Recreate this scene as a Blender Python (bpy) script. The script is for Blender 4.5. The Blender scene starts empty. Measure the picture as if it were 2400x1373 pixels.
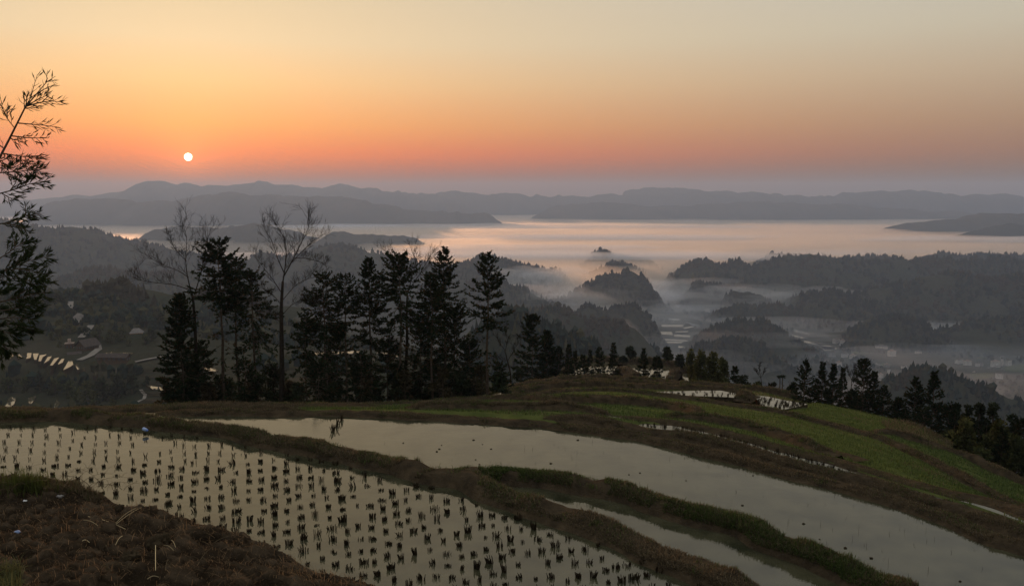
import bpy, math, random
import numpy as np
from mathutils import Vector
from mathutils.bvhtree import BVHTree

C = bpy.context.scene
COL = C.collection
rng = np.random.default_rng(7)
random.seed(7)

# ------------------------------------------------------------------ camera
F_PX, CX, CY, HZ, ZC = 2000.0, 1200.0, 686.5, 455.0, 6.0
PITCH = math.atan((CY - HZ) / F_PX)
cam_d = bpy.data.cameras.new('camera'); cam = bpy.data.objects.new('camera', cam_d); COL.objects.link(cam)
cam_d.sensor_width = 36.0; cam_d.lens = 36.0 * F_PX / 2400.0
cam_d.clip_start = 0.1; cam_d.clip_end = 90000
cam.location = (0, 0, ZC); cam.rotation_euler = (math.pi / 2 - PITCH, 0, 0)
C.camera = cam
cp, sp_ = math.cos(PITCH), math.sin(PITCH)
def ray(px, py):
    a = (np.asarray(px, float) - CX) / F_PX; b = (CY - np.asarray(py, float)) / F_PX
    return np.stack(np.broadcast_arrays(a, cp + b * sp_, -sp_ + b * cp), -1)
def at_z(px, py, z):
    d = ray(px, py); t = (np.asarray(z, float) - ZC) / d[..., 2]
    return d * t[..., None] + np.array([0, 0, ZC])
def at_d(px, py, D):
    d = ray(px, py); t = np.asarray(D, float) / d[..., 1]
    return d * t[..., None] + np.array([0, 0, ZC])
def zat(py, D):
    b = (CY - py) / F_PX
    return ZC + D * (-sp_ + b * cp) / (cp + b * sp_)
def xat(px, py, D):
    return float(at_d(px, py, D)[0])

# ------------------------------------------------------------------ sky and light
SUN = ray(441, 368); SUN = SUN / np.linalg.norm(SUN)
SUN_EL = math.asin(SUN[2]); SUN_AZ = math.atan2(SUN[0], SUN[1])
def lin(c):
    return tuple((x / 255 / 12.92) if x / 255 <= 0.04045 else ((x / 255 + 0.055) / 1.055) ** 2.4 for x in c)
W = bpy.data.worlds.new('World'); C.world = W; W.use_nodes = True
nt = W.node_tree; nt.nodes.clear()
def N(t, **k):
    n = nt.nodes.new(t)
    for a, v in k.items(): setattr(n, a, v)
    return n
def L(a, b): nt.links.new(a, b)
def M(op, a, b=None, clamp=False):
    n = N('ShaderNodeMath', operation=op); n.use_clamp = clamp
    for i, v in enumerate((a, b)):
        if v is None: continue
        if isinstance(v, (int, float)): n.inputs[i].default_value = v
        else: L(v, n.inputs[i])
    return n.outputs[0]
tc = N('ShaderNodeTexCoord'); sx = N('ShaderNodeSeparateXYZ'); L(tc.outputs['Generated'], sx.inputs[0])
el = M('MULTIPLY', M('ARCSINE', sx.outputs[2]), 180 / math.pi)          # elevation in degrees
def ramp(stops):
    n = N('ShaderNodeValToRGB'); e = n.color_ramp.elements
    while len(e) > 1: e.remove(e[-1])
    for i, (deg, c, k) in enumerate(stops):
        p = (deg + 5) / 95.0
        s = e[0] if i == 0 else e.new(p)
        s.position = p; l = lin(c); s.color = (l[0] * k, l[1] * k, l[2] * k, 1)
    L(M('DIVIDE', M('ADD', el, 5.0), 95.0, True), n.inputs[0]); return n.outputs[0]
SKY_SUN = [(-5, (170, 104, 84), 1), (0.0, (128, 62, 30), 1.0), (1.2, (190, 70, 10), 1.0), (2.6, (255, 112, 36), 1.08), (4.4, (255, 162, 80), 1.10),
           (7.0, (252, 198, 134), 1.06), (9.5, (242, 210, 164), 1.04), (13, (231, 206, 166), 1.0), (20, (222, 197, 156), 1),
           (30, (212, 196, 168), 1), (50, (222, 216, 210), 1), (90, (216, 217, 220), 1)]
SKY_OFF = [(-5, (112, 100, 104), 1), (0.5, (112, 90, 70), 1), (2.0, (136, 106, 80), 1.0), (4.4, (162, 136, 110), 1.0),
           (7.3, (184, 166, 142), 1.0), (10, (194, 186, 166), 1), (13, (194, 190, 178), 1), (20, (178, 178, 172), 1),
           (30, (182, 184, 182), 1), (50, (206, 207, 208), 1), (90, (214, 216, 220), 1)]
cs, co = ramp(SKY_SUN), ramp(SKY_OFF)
nrm = N('ShaderNodeVectorMath', operation='NORMALIZE'); cmb = N('ShaderNodeCombineXYZ')
L(sx.outputs[0], cmb.inputs[0]); L(sx.outputs[1], cmb.inputs[1]); L(cmb.outputs[0], nrm.inputs[0])
dt = N('ShaderNodeVectorMath', operation='DOT_PRODUCT'); L(nrm.outputs[0], dt.inputs[0])
dt.inputs[1].default_value = (math.sin(SUN_AZ), math.cos(SUN_AZ), 0)
ang = M('ARCCOSINE', dt.outputs['Value'])                                  # horizontal angle from the sun
fac = M('POWER', 2.718, M('MULTIPLY', M('POWER', M('DIVIDE', ang, 0.56), 1.7), -1.0))
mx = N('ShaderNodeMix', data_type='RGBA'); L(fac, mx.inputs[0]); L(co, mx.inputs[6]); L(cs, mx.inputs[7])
sky = N('ShaderNodeTexSky'); sky.sky_type = 'NISHITA'; sky.sun_disc = False
sky.sun_elevation = math.radians(4.5); sky.sun_rotation = SUN_AZ; sky.dust_density = 4.0; sky.altitude = 800
d3 = N('ShaderNodeVectorMath', operation='DOT_PRODUCT'); L(tc.outputs['Generated'], d3.inputs[0]); d3.inputs[1].default_value = tuple(float(q) for q in SUN)
a3 = M('ARCCOSINE', M('MINIMUM', d3.outputs['Value'], 0.9999999))
au = M('POWER', 2.718, M('MULTIPLY', M('POWER', M('DIVIDE', a3, 0.030), 1.0), -1.0))      # aureole round the sun
agl = N('ShaderNodeMix', data_type='RGBA', blend_type='ADD'); L(au, agl.inputs[0]); L(mx.outputs[2], agl.inputs[6]); agl.inputs[7].default_value = (0.62, 0.16, 0.03, 1)
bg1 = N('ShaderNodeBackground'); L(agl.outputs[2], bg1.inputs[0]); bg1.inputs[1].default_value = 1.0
bg2 = N('ShaderNodeBackground'); L(sky.outputs[0], bg2.inputs[0]); bg2.inputs[1].default_value = 0.004
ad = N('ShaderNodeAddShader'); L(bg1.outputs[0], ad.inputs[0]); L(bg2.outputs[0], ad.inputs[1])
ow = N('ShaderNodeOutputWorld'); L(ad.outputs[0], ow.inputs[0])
sl = bpy.data.lights.new('sun_lamp', 'SUN'); so = bpy.data.objects.new('sun_lamp', sl); COL.objects.link(so)
sl.energy = 3.7; sl.angle = math.radians(0.6); sl.color = (1.0, 0.52, 0.27)
LAMP_EL = math.radians(4.5)
LAMP = np.array([math.cos(LAMP_EL) * math.sin(SUN_AZ), math.cos(LAMP_EL) * math.cos(SUN_AZ), math.sin(LAMP_EL)])
so.rotation_euler = Vector(tuple(-LAMP)).to_track_quat('-Z', 'Y').to_euler()
C.view_settings.view_transform = 'Standard'; C.view_settings.look = 'None'
C.view_settings.exposure = 0.0; C.view_settings.gamma = 1.0; C.view_settings.use_curve_mapping = False
C.render.engine = 'CYCLES'
C.cycles.use_denoising = True; C.cycles.volume_bounces = 16; C.cycles.max_bounces = 16; C.cycles.transparent_max_bounces = 8

# ------------------------------------------------------------------ helpers
def _h(ix, iy, s):
    n = (ix.astype(np.int64) * 374761393 + iy.astype(np.int64) * 668265263 + s * 974711) & 0x7fffffff
    n = ((n ^ (n >> 13)) * 1274126177) & 0x7fffffff
    return ((n ^ (n >> 16)) & 0xffff) / 65535.0
def vn(x, y, s=0):
    x = np.asarray(x, float); y = np.asarray(y, float)
    ix, iy = np.floor(x), np.floor(y); fx, fy = x - ix, y - iy
    fx = fx * fx * (3 - 2 * fx); fy = fy * fy * (3 - 2 * fy)
    a, b, c, d = _h(ix, iy, s), _h(ix + 1, iy, s), _h(ix, iy + 1, s), _h(ix + 1, iy + 1, s)
    return (a + (b - a) * fx) * (1 - fy) + (c + (d - c) * fx) * fy - 0.5
def fbm(x, y, s=0, o=4):
    t = 0; a = 1.0
    for i in range(o):
        t = t + a * vn(np.asarray(x) * 2 ** i, np.asarray(y) * 2 ** i, s + i * 17); a *= 0.5
    return t
def mesh(name, v, faces, mats, smooth=False, tint=None, fm=None):
    v = np.asarray(v, np.float32).reshape(-1, 3)
    faces = [np.asarray(f, np.int32) for f in (faces if isinstance(faces, list) else [faces]) if len(f)]
    me = bpy.data.meshes.new(name)
    me.vertices.add(len(v)); me.vertices.foreach_set('co', v.ravel())
    lv = np.concatenate([f.ravel() for f in faces])
    lt = np.concatenate([np.full(len(f), f.shape[1], np.int32) for f in faces])
    ls = np.concatenate([[0], np.cumsum(lt)[:-1]]).astype(np.int32)
    me.loops.add(len(lv)); me.loops.foreach_set('vertex_index', lv)
    me.polygons.add(len(lt)); me.polygons.foreach_set('loop_start', ls)
    me.polygons.foreach_set('use_smooth', np.full(len(lt), smooth, bool))
    for m in (mats if isinstance(mats, (list, tuple)) else [mats]): me.materials.append(m)
    if fm is not None: me.polygons.foreach_set('material_index', np.asarray(fm, np.int32))
    if tint is not None:
        a = me.attributes.new('tint', 'FLOAT_COLOR', 'POINT')
        t = np.ones((len(v), 4), np.float32); t[:, :3] = tint; a.data.foreach_set('color', t.ravel())
    me.update(); me.validate(); return me
def put(name, me, parent=None, **props):
    o = bpy.data.objects.new(name, me); COL.objects.link(o)
    if parent is not None: o.parent = parent
    for k, v in props.items(): o[k] = v
    return o
def empty(name, loc, label, cat, group=None, rz=0.0):
    o = bpy.data.objects.new(name, None); COL.objects.link(o); o.location = tuple(float(q) for q in loc); o.rotation_euler = (0, 0, rz)
    o['label'] = label; o['category'] = cat
    if group: o['group'] = group
    return o
class MB:
    def __init__(s): s.v = []; s.q = []; s.t = []; s.c = []; s.n = 0
    def add(s, v, q=None, t=None, c=None):
        v = np.asarray(v, float).reshape(-1, 3)
        if q is not None and len(q): s.q.append(np.asarray(q) + s.n)
        if t is not None and len(t): s.t.append(np.asarray(t) + s.n)
        s.v.append(v); s.c.append(np.broadcast_to(np.asarray(c if c is not None else (1, 1, 1), float), v.shape)); s.n += len(v)
    def tube(s, pts, rad, k=5, c=None, cap=True):
        pts = np.asarray(pts, float); m = len(pts); rad = np.broadcast_to(np.asarray(rad, float), (m,))
        d = np.gradient(pts, axis=0); d /= np.linalg.norm(d, axis=1)[:, None] + 1e-9
        ref = np.where(np.abs(d[:, 2:3]) > 0.9, np.array([[1.0, 0, 0]]), np.array([[0, 0, 1.0]]))
        u = np.cross(d, ref); u /= np.linalg.norm(u, axis=1)[:, None] + 1e-9; w = np.cross(d, u)
        th = np.arange(k) * 2 * math.pi / k
        v = pts[:, None] + rad[:, None, None] * (np.cos(th)[None, :, None] * u[:, None] + np.sin(th)[None, :, None] * w[:, None])
        i = np.arange(m - 1)[:, None] * k; j = np.arange(k)[None]; j2 = (j + 1) % k
        q = np.stack([i + j, i + j2, i + k + j2, i + k + j], -1).reshape(-1, 4)
        t = None
        if cap: t = [[(m - 1) * k, (m - 1) * k + a, (m - 1) * k + a + 1] for a in range(1, k - 1)]
        s.add(v.reshape(-1, 3), q, t, c)
    def box(s, lo, hi, c=None):
        x0, y0, z0 = lo; x1, y1, z1 = hi
        v = [(x0, y0, z0), (x1, y0, z0), (x1, y1, z0), (x0, y1, z0), (x0, y0, z1), (x1, y0, z1), (x1, y1, z1), (x0, y1, z1)]
        s.add(v, [[0, 3, 2, 1], [4, 5, 6, 7], [0, 1, 5, 4], [1, 2, 6, 5], [2, 3, 7, 6], [3, 0, 4, 7]], None, c)
    def mesh(s, name, mats, smooth=False):
        v = np.concatenate(s.v); fs = []
        if s.q: fs.append(np.concatenate(s.q))
        if s.t: fs.append(np.concatenate(s.t))
        return mesh(name, v, fs, mats, smooth, np.concatenate(s.c))
def gridq(a, b):
    i, j = np.meshgrid(np.arange(a - 1), np.arange(b - 1), indexing='ij'); k = i * b + j
    return np.stack([k, k + b, k + b + 1, k + 1], -1).reshape(-1, 4)

# ------------------------------------------------------------------ materials
def mat(name, col, rough=0.85, tint=False, var=None, scale=1.0, bump=0.0, bscale=20.0, spec=0.0, trans=None, dist=0.05, obj=False):
    m = bpy.data.materials.new(name); m.use_nodes = True; t = m.node_tree; b = t.nodes['Principled BSDF']
    b.inputs['Roughness'].default_value = rough; b.inputs['Specular IOR Level'].default_value = spec
    b.inputs['Base Color'].default_value = (*col, 1)
    src = None
    pos = t.nodes.new('ShaderNodeTexCoord').outputs['Object'] if obj else t.nodes.new('ShaderNodeNewGeometry').outputs['Position']
    if var is not None:
        n = t.nodes.new('ShaderNodeTexNoise'); n.inputs['Scale'].default_value = scale; n.inputs['Detail'].default_value = 6; n.inputs['Roughness'].default_value = 0.65
        t.links.new(pos, n.inputs['Vector'])
        r = t.nodes.new('ShaderNodeValToRGB'); r.color_ramp.elements[0].position = 0.35; r.color_ramp.elements[1].position = 0.65
        r.color_ramp.elements[0].color = (*col, 1); r.color_ramp.elements[1].color = (*var, 1)
        t.links.new(n.outputs[0], r.inputs[0]); src = r.outputs[0]
    if tint:
        a = t.nodes.new('ShaderNodeAttribute'); a.attribute_name = 'tint'
        if src is None: src = a.outputs['Color']
        else:
            x = t.nodes.new('ShaderNodeMix'); x.data_type = 'RGBA'; x.blend_type = 'MULTIPLY'; x.inputs[0].default_value = 1
            t.links.new(src, x.inputs[6]); t.links.new(a.outputs['Color'], x.inputs[7]); src = x.outputs[2]
    if src is not None: t.links.new(src, b.inputs['Base Color'])
    if bump:
        n = t.nodes.new('ShaderNodeTexNoise'); n.inputs['Scale'].default_value = bscale; n.inputs['Detail'].default_value = 5
        t.links.new(pos, n.inputs['Vector'])
        bp = t.nodes.new('ShaderNodeBump'); bp.inputs['Strength'].default_value = bump; bp.inputs['Distance'].default_value = dist
        t.links.new(n.outputs[0], bp.inputs['Height']); t.links.new(bp.outputs[0], b.inputs['Normal'])
    if trans:
        tr = t.nodes.new('ShaderNodeBsdfTranslucent'); ms = t.nodes.new('ShaderNodeMixShader'); ms.inputs[0].default_value = trans
        if src is not None: t.links.new(src, tr.inputs[0])
        else: tr.inputs[0].default_value = (*col, 1)
        t.links.new(b.outputs[0], ms.inputs[1]); t.links.new(tr.outputs[0], ms.inputs[2])
        t.links.new(ms.outputs[0], t.nodes['Material Output'].inputs['Surface'])
    return m
def water(name, mud, ior, bump, scale, streak=None):
    m = bpy.data.materials.new(name); m.use_nodes = True; t = m.node_tree; t.nodes.clear()
    n_ = t.nodes.new; out = n_('ShaderNodeOutputMaterial'); d = n_('ShaderNodeBsdfDiffuse'); g = n_('ShaderNodeBsdfGlossy')
    g.inputs['Roughness'].default_value = 0.04; d.inputs[0].default_value = (*mud, 1)
    pos = n_('ShaderNodeNewGeometry').outputs['Position']
    nz = n_('ShaderNodeTexNoise'); nz.inputs['Scale'].default_value = scale; nz.inputs['Detail'].default_value = 3; t.links.new(pos, nz.inputs[0])
    bp = n_('ShaderNodeBump'); bp.inputs['Strength'].default_value = bump; bp.inputs['Distance'].default_value = 0.02
    t.links.new(nz.outputs[0], bp.inputs['Height'])
    fr = n_('ShaderNodeFresnel'); fr.inputs[0].default_value = ior
    t.links.new(bp.outputs[0], g.inputs['Normal']); t.links.new(bp.outputs[0], fr.inputs['Normal'])
    n2 = n_('ShaderNodeTexNoise'); n2.inputs['Scale'].default_value = 1.6; n2.inputs['Detail'].default_value = 6; t.links.new(pos, n2.inputs[0])
    r = n_('ShaderNodeValToRGB'); r.color_ramp.elements[0].position = 0.38; r.color_ramp.elements[1].position = 0.7
    r.color_ramp.elements[0].color = (*mud, 1); r.color_ramp.elements[1].color = (mud[0] * 0.35, mud[1] * 0.4, mud[2] * 0.4, 1)
    t.links.new(n2.outputs[0], r.inputs[0]); t.links.new(r.outputs[0], d.inputs[0])
    ms = n_('ShaderNodeMixShader'); t.links.new(fr.outputs[0], ms.inputs[0]); t.links.new(d.outputs[0], ms.inputs[1]); t.links.new(g.outputs[0], ms.inputs[2])
    t.links.new(ms.outputs[0], out.inputs[0]); return m
MW = water('paddy_water', (0.058, 0.056, 0.032), 1.66, 0.16, 3.5)
MWF = water('far_paddy_water', (0.10, 0.085, 0.05), 2.6, 0.02, 1.0)
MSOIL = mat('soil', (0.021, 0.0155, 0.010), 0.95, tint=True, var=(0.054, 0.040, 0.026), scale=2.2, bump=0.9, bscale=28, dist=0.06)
MBANK = mat('bank_soil', (0.028, 0.022, 0.015), 0.95, var=(0.066, 0.049, 0.030), scale=3.0, bump=0.8, bscale=18, dist=0.06)
MGRASS = mat('grass_blades', (0.06, 0.06, 0.03), 0.75, tint=True, trans=0.3)
MFIELD = mat('field_turf', (0.044, 0.058, 0.018), 0.95, var=(0.082, 0.094, 0.030), scale=1.3, bump=0.8, bscale=10, dist=0.1)
MSLOPE = mat('hillside_soil', (0.018, 0.023, 0.013), 0.95, var=(0.044, 0.040, 0.026), scale=0.02, bump=0.8, bscale=0.25, dist=2.0)
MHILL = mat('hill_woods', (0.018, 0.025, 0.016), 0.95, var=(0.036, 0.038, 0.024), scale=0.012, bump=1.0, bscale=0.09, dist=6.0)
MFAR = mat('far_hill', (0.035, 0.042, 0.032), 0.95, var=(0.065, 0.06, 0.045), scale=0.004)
MFOREST = mat('forest_crowns', (0.03, 0.04, 0.02), 0.9, tint=True)
MNEEDLE = mat('conifer_needles', (0.03, 0.05, 0.02), 0.7, tint=True, trans=0.2)
MBARK = mat('bark', (0.040, 0.030, 0.022), 0.95, var=(0.080, 0.062, 0.046), scale=9.0, bump=0.6, bscale=30, dist=0.03)
MTRUNK = mat('dark_bark', (0.020, 0.016, 0.013), 0.95, var=(0.034, 0.028, 0.022), scale=9.0, bump=0.6, bscale=30, dist=0.03)
MTWIG = mat('dark_twigs', (0.016, 0.013, 0.010), 0.95)
MSTUB = mat('stubble_stalks', (0.03, 0.022, 0.014), 0.9, tint=True)
MSTRAW = mat('straw', (0.42, 0.34, 0.20), 0.8, tint=True)
MWALLW = mat('white_wall', (0.55, 0.54, 0.51), 0.85, var=(0.44, 0.42, 0.40), scale=0.4)
MWALLG = mat('grey_wall', (0.30, 0.29, 0.28), 0.9, var=(0.22, 0.21, 0.20), scale=0.4)
MWOOD = mat('brown_timber', (0.070, 0.050, 0.034), 0.9, var=(0.10, 0.070, 0.046), scale=1.0)
MORANGE = mat('ochre_wall', (0.36, 0.19, 0.06), 0.9, var=(0.28, 0.15, 0.05), scale=0.6)
MROOF = mat('grey_roof_tiles', (0.13, 0.12, 0.115), 0.9, var=(0.19, 0.175, 0.16), scale=1.2)
MROOFB = mat('brown_roof_tiles', (0.050, 0.042, 0.038), 0.9, var=(0.075, 0.062, 0.054), scale=1.2)
MROOFP = mat('pale_roof_sheets', (0.34, 0.27, 0.23), 0.8, var=(0.24, 0.19, 0.16), scale=0.5)
MGLASS = mat('dark_window', (0.03, 0.032, 0.036), 0.3, spec=0.5)
MROAD = mat('pale_road', (0.22, 0.20, 0.18), 0.9, var=(0.16, 0.15, 0.13), scale=0.2)
MBLUE = mat('blue_plastic', (0.10, 0.18, 0.50), 0.35, spec=0.5)
MPALEBLUE = mat('pale_blue_plastic', (0.22, 0.31, 0.52), 0.35, spec=0.5)
MWHITE = mat('white_plastic', (0.72, 0.72, 0.74), 0.5, spec=0.4)
MROCK = mat('clod_soil', (0.034, 0.026, 0.016), 0.95, var=(0.070, 0.054, 0.033), scale=14, bump=0.9, bscale=60, dist=0.02, obj=True)

# ------------------------------------------------------------------ the ground: one sheet to the horizon
GD = np.array([-400, 0, 4, 9, 15, 28, 40, 60, 90, 140, 220, 320, 450, 600, 850, 1200, 1700, 2300, 18000.])
GP = np.array([-1800, 200, 600, 1000, 1350, 1700, 2100, 2500, 4200.])
LFT = [9, 4, 2.2, -1.2, -2.2, -5, -9, -17, -28, -43, -62, -78, -72, -72, -95, -130, -190, -272, -272]
GZ = np.array([LFT, LFT,
    [9, 4, 2.2, -1.2, -2.2, -5, -8, -15, -26, -41, -56, -64, -75, -88, -115, -160, -225, -272, -272],
    [9, 4, 2.2, -1.2, -2.2, -5, -7.5, -13, -23, -37, -53, -64, -82, -110, -155, -215, -265, -272, -272],
    [9, 4, 2.2, -1.2, -2.2, -4.5, -7, -10.5, -13.6, -24, -50, -85, -130, -175, -232, -268, -272, -272, -272],
    [9, 4, 2.2, -1.2, -2.2, -4.5, -7, -11, -18, -34, -66, -108, -155, -200, -250, -272, -272, -272, -272],
    [9, 4, 2.2, -1.2, -2.2, -4.5, -7, -13, -25, -50, -88, -130, -180, -225, -262, -272, -272, -272, -272],
    [9, 4, 2.2, -1.2, -2.2, -5.5, -10, -21, -36, -62, -100, -145, -195, -235, -265, -272, -272, -272, -272],
    [9, 4, 2.2, -1.2, -2.2, -5.5, -10, -21, -36, -62, -100, -145, -195, -235, -265, -272, -272, -272, -272]], float)
def ground_z(X, Y):
    X = np.asarray(X, float); Y = np.asarray(Y, float)
    px = np.clip(CX + F_PX * X / np.maximum(Y, 30), GP[0], GP[-1])
    i = np.clip(np.searchsorted(GP, px) - 1, 0, len(GP) - 2); f = (px - GP[i]) / (GP[i + 1] - GP[i]); f = f * f * (3 - 2 * f)
    Yc = np.clip(Y, GD[0], GD[-1]); k = np.clip(np.searchsorted(GD, Yc) - 1, 0, len(GD) - 2); g = (Yc - GD[k]) / (GD[k + 1] - GD[k])
    z0 = GZ[i, k] * (1 - g) + GZ[i, k + 1] * g; z1 = GZ[i + 1, k] * (1 - g) + GZ[i + 1, k + 1] * g
    z = z0 * (1 - f) + z1 * f
    amp = np.clip((Y - 130) / 150, 0, 1) * np.clip((2000 - Y) / 900, 0, 1)
    return z + amp * 9 * fbm(X / 90, Y / 90, 3, 4)
ds = np.concatenate([np.linspace(-400, -20, 6), np.linspace(-10, 30, 21), 30 * (18000 / 30) ** (np.linspace(0, 1, 200)[1:])])
ps = np.concatenate([np.linspace(-1800, -220, 14), np.linspace(-200, 2600, 240), np.linspace(2620, 4200, 14)])
PP, DD = np.meshgrid(ps, ds, indexing='ij')
GX = (PP - CX) / F_PX * np.maximum(DD, 30)
put('ground', mesh('ground', np.stack([GX, DD, ground_z(GX, DD)], -1), gridq(*PP.shape), MSLOPE, True), kind='structure')
def at_ground(px, py, d0=60, d1=2400):
    D = np.geomspace(d0, d1, 400); p = at_d(px, py, D); g = ground_z(p[:, 0], p[:, 1]); k = np.argmax(p[:, 2] < g)
    return p[k] if p[k, 2] < g[k] else p[-1]

# ------------------------------------------------------------------ hills
CONE_K = 5
def crowns(name, P, H, R, tint, conic=0.75, kind='stuff'):
    """joined small tree crowns at points P with height H and radius R"""
    n = len(P); r = np.random.default_rng(len(P))
    th = np.arange(CONE_K) * 2 * math.pi / CONE_K
    jit = 1 + 0.5 * (r.random((n, 2, CONE_K)) - 0.5)
    con = r.random(n) < conic
    rl = np.where(con, 1.0, 0.8)[:, None]; rh = np.where(con, 0.45, 0.95)[:, None]
    lo = np.stack([np.cos(th) * R[:, None] * jit[:, 0] * rl, np.sin(th) * R[:, None] * jit[:, 0] * rl, np.broadcast_to((H * 0.12)[:, None], (n, CONE_K))], -1)
    hi = np.stack([np.cos(th + .5) * R[:, None] * jit[:, 1] * rh, np.sin(th + .5) * R[:, None] * jit[:, 1] * rh,
                   (H * np.where(con, 0.52, 0.68))[:, None] * (1 + .2 * (r.random((n, CONE_K)) - .5))], -1)
    bt = np.zeros((n, 1, 3)); bt[:, 0, 2] = -H * 0.15
    tp = np.zeros((n, 1, 3)); tp[:, 0, 2] = H; tp[:, 0, :2] = (r.random((n, 2)) - .5) * R[:, None] * .4
    V = np.concatenate([bt, lo, hi, tp], 1) + P[:, None]; k = CONE_K; m = 2 * k + 2
    tri = []; quad = []
    for a in range(k):
        b = (a + 1) % k
        tri += [[0, 1 + b, 1 + a], [m - 1, 1 + k + a, 1 + k + b]]; quad.append([1 + a, 1 + b, 1 + k + b, 1 + k + a])
    off = (np.arange(n) * m)[:, None, None]
    T = np.repeat(tint[:, None], m, 1).reshape(-1, 3)
    return put(name, mesh(name, V.reshape(-1, 3), [(np.array(quad)[None] + off).reshape(-1, 4), (np.array(tri)[None] + off).reshape(-1, 3)], MFOREST, False, T), kind=kind)
def forest_tint(n, r, warm=0.25):
    t = np.array([0.015, 0.024, 0.019]) * (0.75 + 0.5 * r.random((n, 1)))
    w = r.random((n, 1)) < warm
    return np.where(w, np.array([0.040, 0.040, 0.020]) * (0.7 + 0.5 * r.random((n, 1))), t)
def hill(D, pts, wf, wb, zb, seed, forest=0, fh=11.0, far=False, nu=None, skew=0.0, rough=1.0, warm=.2, taper=True, vmax=.25):
    pts = np.array(pts, float); r = np.random.default_rng(seed); forest = int(forest * (.62 if D > 1400 else .85))
    nu = nu or int(np.clip((pts[-1, 0] - pts[0, 0]) / 4, 60, 420)); nv = 26 if far else 36
    px = np.linspace(pts[0, 0], pts[-1, 0], nu)
    py = np.interp(px, pts[:, 0], pts[:, 1])
    k = max(3, int(nu / 120)); ker = np.hanning(k + 2)[1:-1]; ker /= ker.sum(); py = np.convolve(np.pad(py, k, mode='edge'), ker, 'same')[k:-k]
    py = py + rough * (fbm(px / 46, px * 0 + seed, seed, 5) * 8 + np.abs(fbm(px / 17, px * 0 + seed, seed + 3, 4)) * -5)
    zr = zat(py, D)
    if taper:
        e = np.minimum(np.arange(nu), np.arange(nu)[::-1]) / (nu * 0.10); e = np.clip(e, 0, 1); zr = zb + (zr - zb) * e * e * (3 - 2 * e) if not far else zb + (zr - zb) * np.clip(e * 1.6, 0, 1)
    v = np.linspace(-1, 1, nv)
    U, Vv = np.meshgrid(px, v, indexing='ij'); Z = np.repeat(zr[:, None], nv, 1)
    Y = D + np.where(Vv < 0, Vv * wf, Vv * wb); X = (U - CX) / F_PX * D * (1 + skew * Vv * wf / D)
    sc = max(wf, 60.0)
    s = np.abs(Vv)
    gul = fbm(X / (sc * .55), Y / (sc * 1.3) + seed * 3.1, seed + 5, 4)
    g = np.clip(1 - s ** (1.15 + 0.5 * vn(X / sc, Y * 0, seed)), 0, 1)
    z = zb + (Z - zb) * np.clip(g + gul * 1.1 * s * (1 - s) * 1.6, -0.1, 1)
    P = np.stack([X, Y, z], -1)
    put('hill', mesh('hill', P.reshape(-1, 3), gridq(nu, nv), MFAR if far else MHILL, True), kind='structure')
    if forest:
        u = r.random(forest) * (nu - 1.01); w = (-1 + (1 + vmax) * r.random(forest) ** 0.8 + 1) / 2 * (nv - 1.01)
        # extra along the crest
        nc = forest // 4; w[:nc] = (nv - 1) / 2 + (r.random(nc) - .6) * 4
        i = u.astype(int); j = w.astype(int); fu = (u - i)[:, None]; fv = (w - j)[:, None]
        Q = (P[i, j] * (1 - fu) + P[i + 1, j] * fu) * (1 - fv) + (P[i, j + 1] * (1 - fu) + P[i + 1, j + 1] * fu) * fv
        dens = fbm(Q[:, 0] / 60, Q[:, 1] / 60, seed + 2, 3) > -0.22
        Q = Q[dens]; n = len(Q); H = fh * (0.4 + 1.0 * r.random(n) ** 1.8); R = H * (0.24 + 0.18 * r.random(n)); pt_ = fbm(Q[:, 0] / 130, Q[:, 1] / 130, seed + 8, 4)
        tt_ = forest_tint(n, r, warm) * (.8 + .8 * np.clip(pt_ + .25, 0, 1))[:, None]; br_ = (pt_ > .28)[:, None]; tt_ = np.where(br_, np.array([.040, .036, .024]) * (.7 + .5 * r.random((n, 1))), tt_)
        crowns('forest', Q - np.array([0, 0, .5]), H, R, tt_)
    return P
VF = -274.0
# far ranges
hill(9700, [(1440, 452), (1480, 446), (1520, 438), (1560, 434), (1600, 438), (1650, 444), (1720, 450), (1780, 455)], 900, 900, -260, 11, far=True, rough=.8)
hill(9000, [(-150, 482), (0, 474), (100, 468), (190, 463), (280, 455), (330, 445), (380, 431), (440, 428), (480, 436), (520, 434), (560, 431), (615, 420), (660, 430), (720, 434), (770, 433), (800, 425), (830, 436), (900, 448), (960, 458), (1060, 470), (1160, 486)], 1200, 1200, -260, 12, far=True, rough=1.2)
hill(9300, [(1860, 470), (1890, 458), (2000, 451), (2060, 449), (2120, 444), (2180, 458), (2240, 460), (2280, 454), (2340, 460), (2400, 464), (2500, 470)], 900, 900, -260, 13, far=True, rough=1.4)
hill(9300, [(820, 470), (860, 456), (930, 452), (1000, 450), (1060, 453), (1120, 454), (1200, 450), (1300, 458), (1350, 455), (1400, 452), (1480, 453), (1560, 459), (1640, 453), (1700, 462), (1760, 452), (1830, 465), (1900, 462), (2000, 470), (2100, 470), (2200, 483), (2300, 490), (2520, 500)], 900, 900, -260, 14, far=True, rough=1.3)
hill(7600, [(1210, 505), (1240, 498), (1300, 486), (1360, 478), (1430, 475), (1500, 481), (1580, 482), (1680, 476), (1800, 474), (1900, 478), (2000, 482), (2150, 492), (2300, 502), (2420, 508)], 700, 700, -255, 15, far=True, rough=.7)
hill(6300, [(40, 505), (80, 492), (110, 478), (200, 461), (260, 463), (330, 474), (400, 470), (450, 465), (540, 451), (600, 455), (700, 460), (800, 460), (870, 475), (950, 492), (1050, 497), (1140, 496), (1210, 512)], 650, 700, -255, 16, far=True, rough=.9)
hill(5000, [(2100, 532), (2150, 522), (2200, 520), (2250, 514), (2320, 505), (2400, 501), (2520, 498)], 500, 500, -250, 17, far=True)
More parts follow.
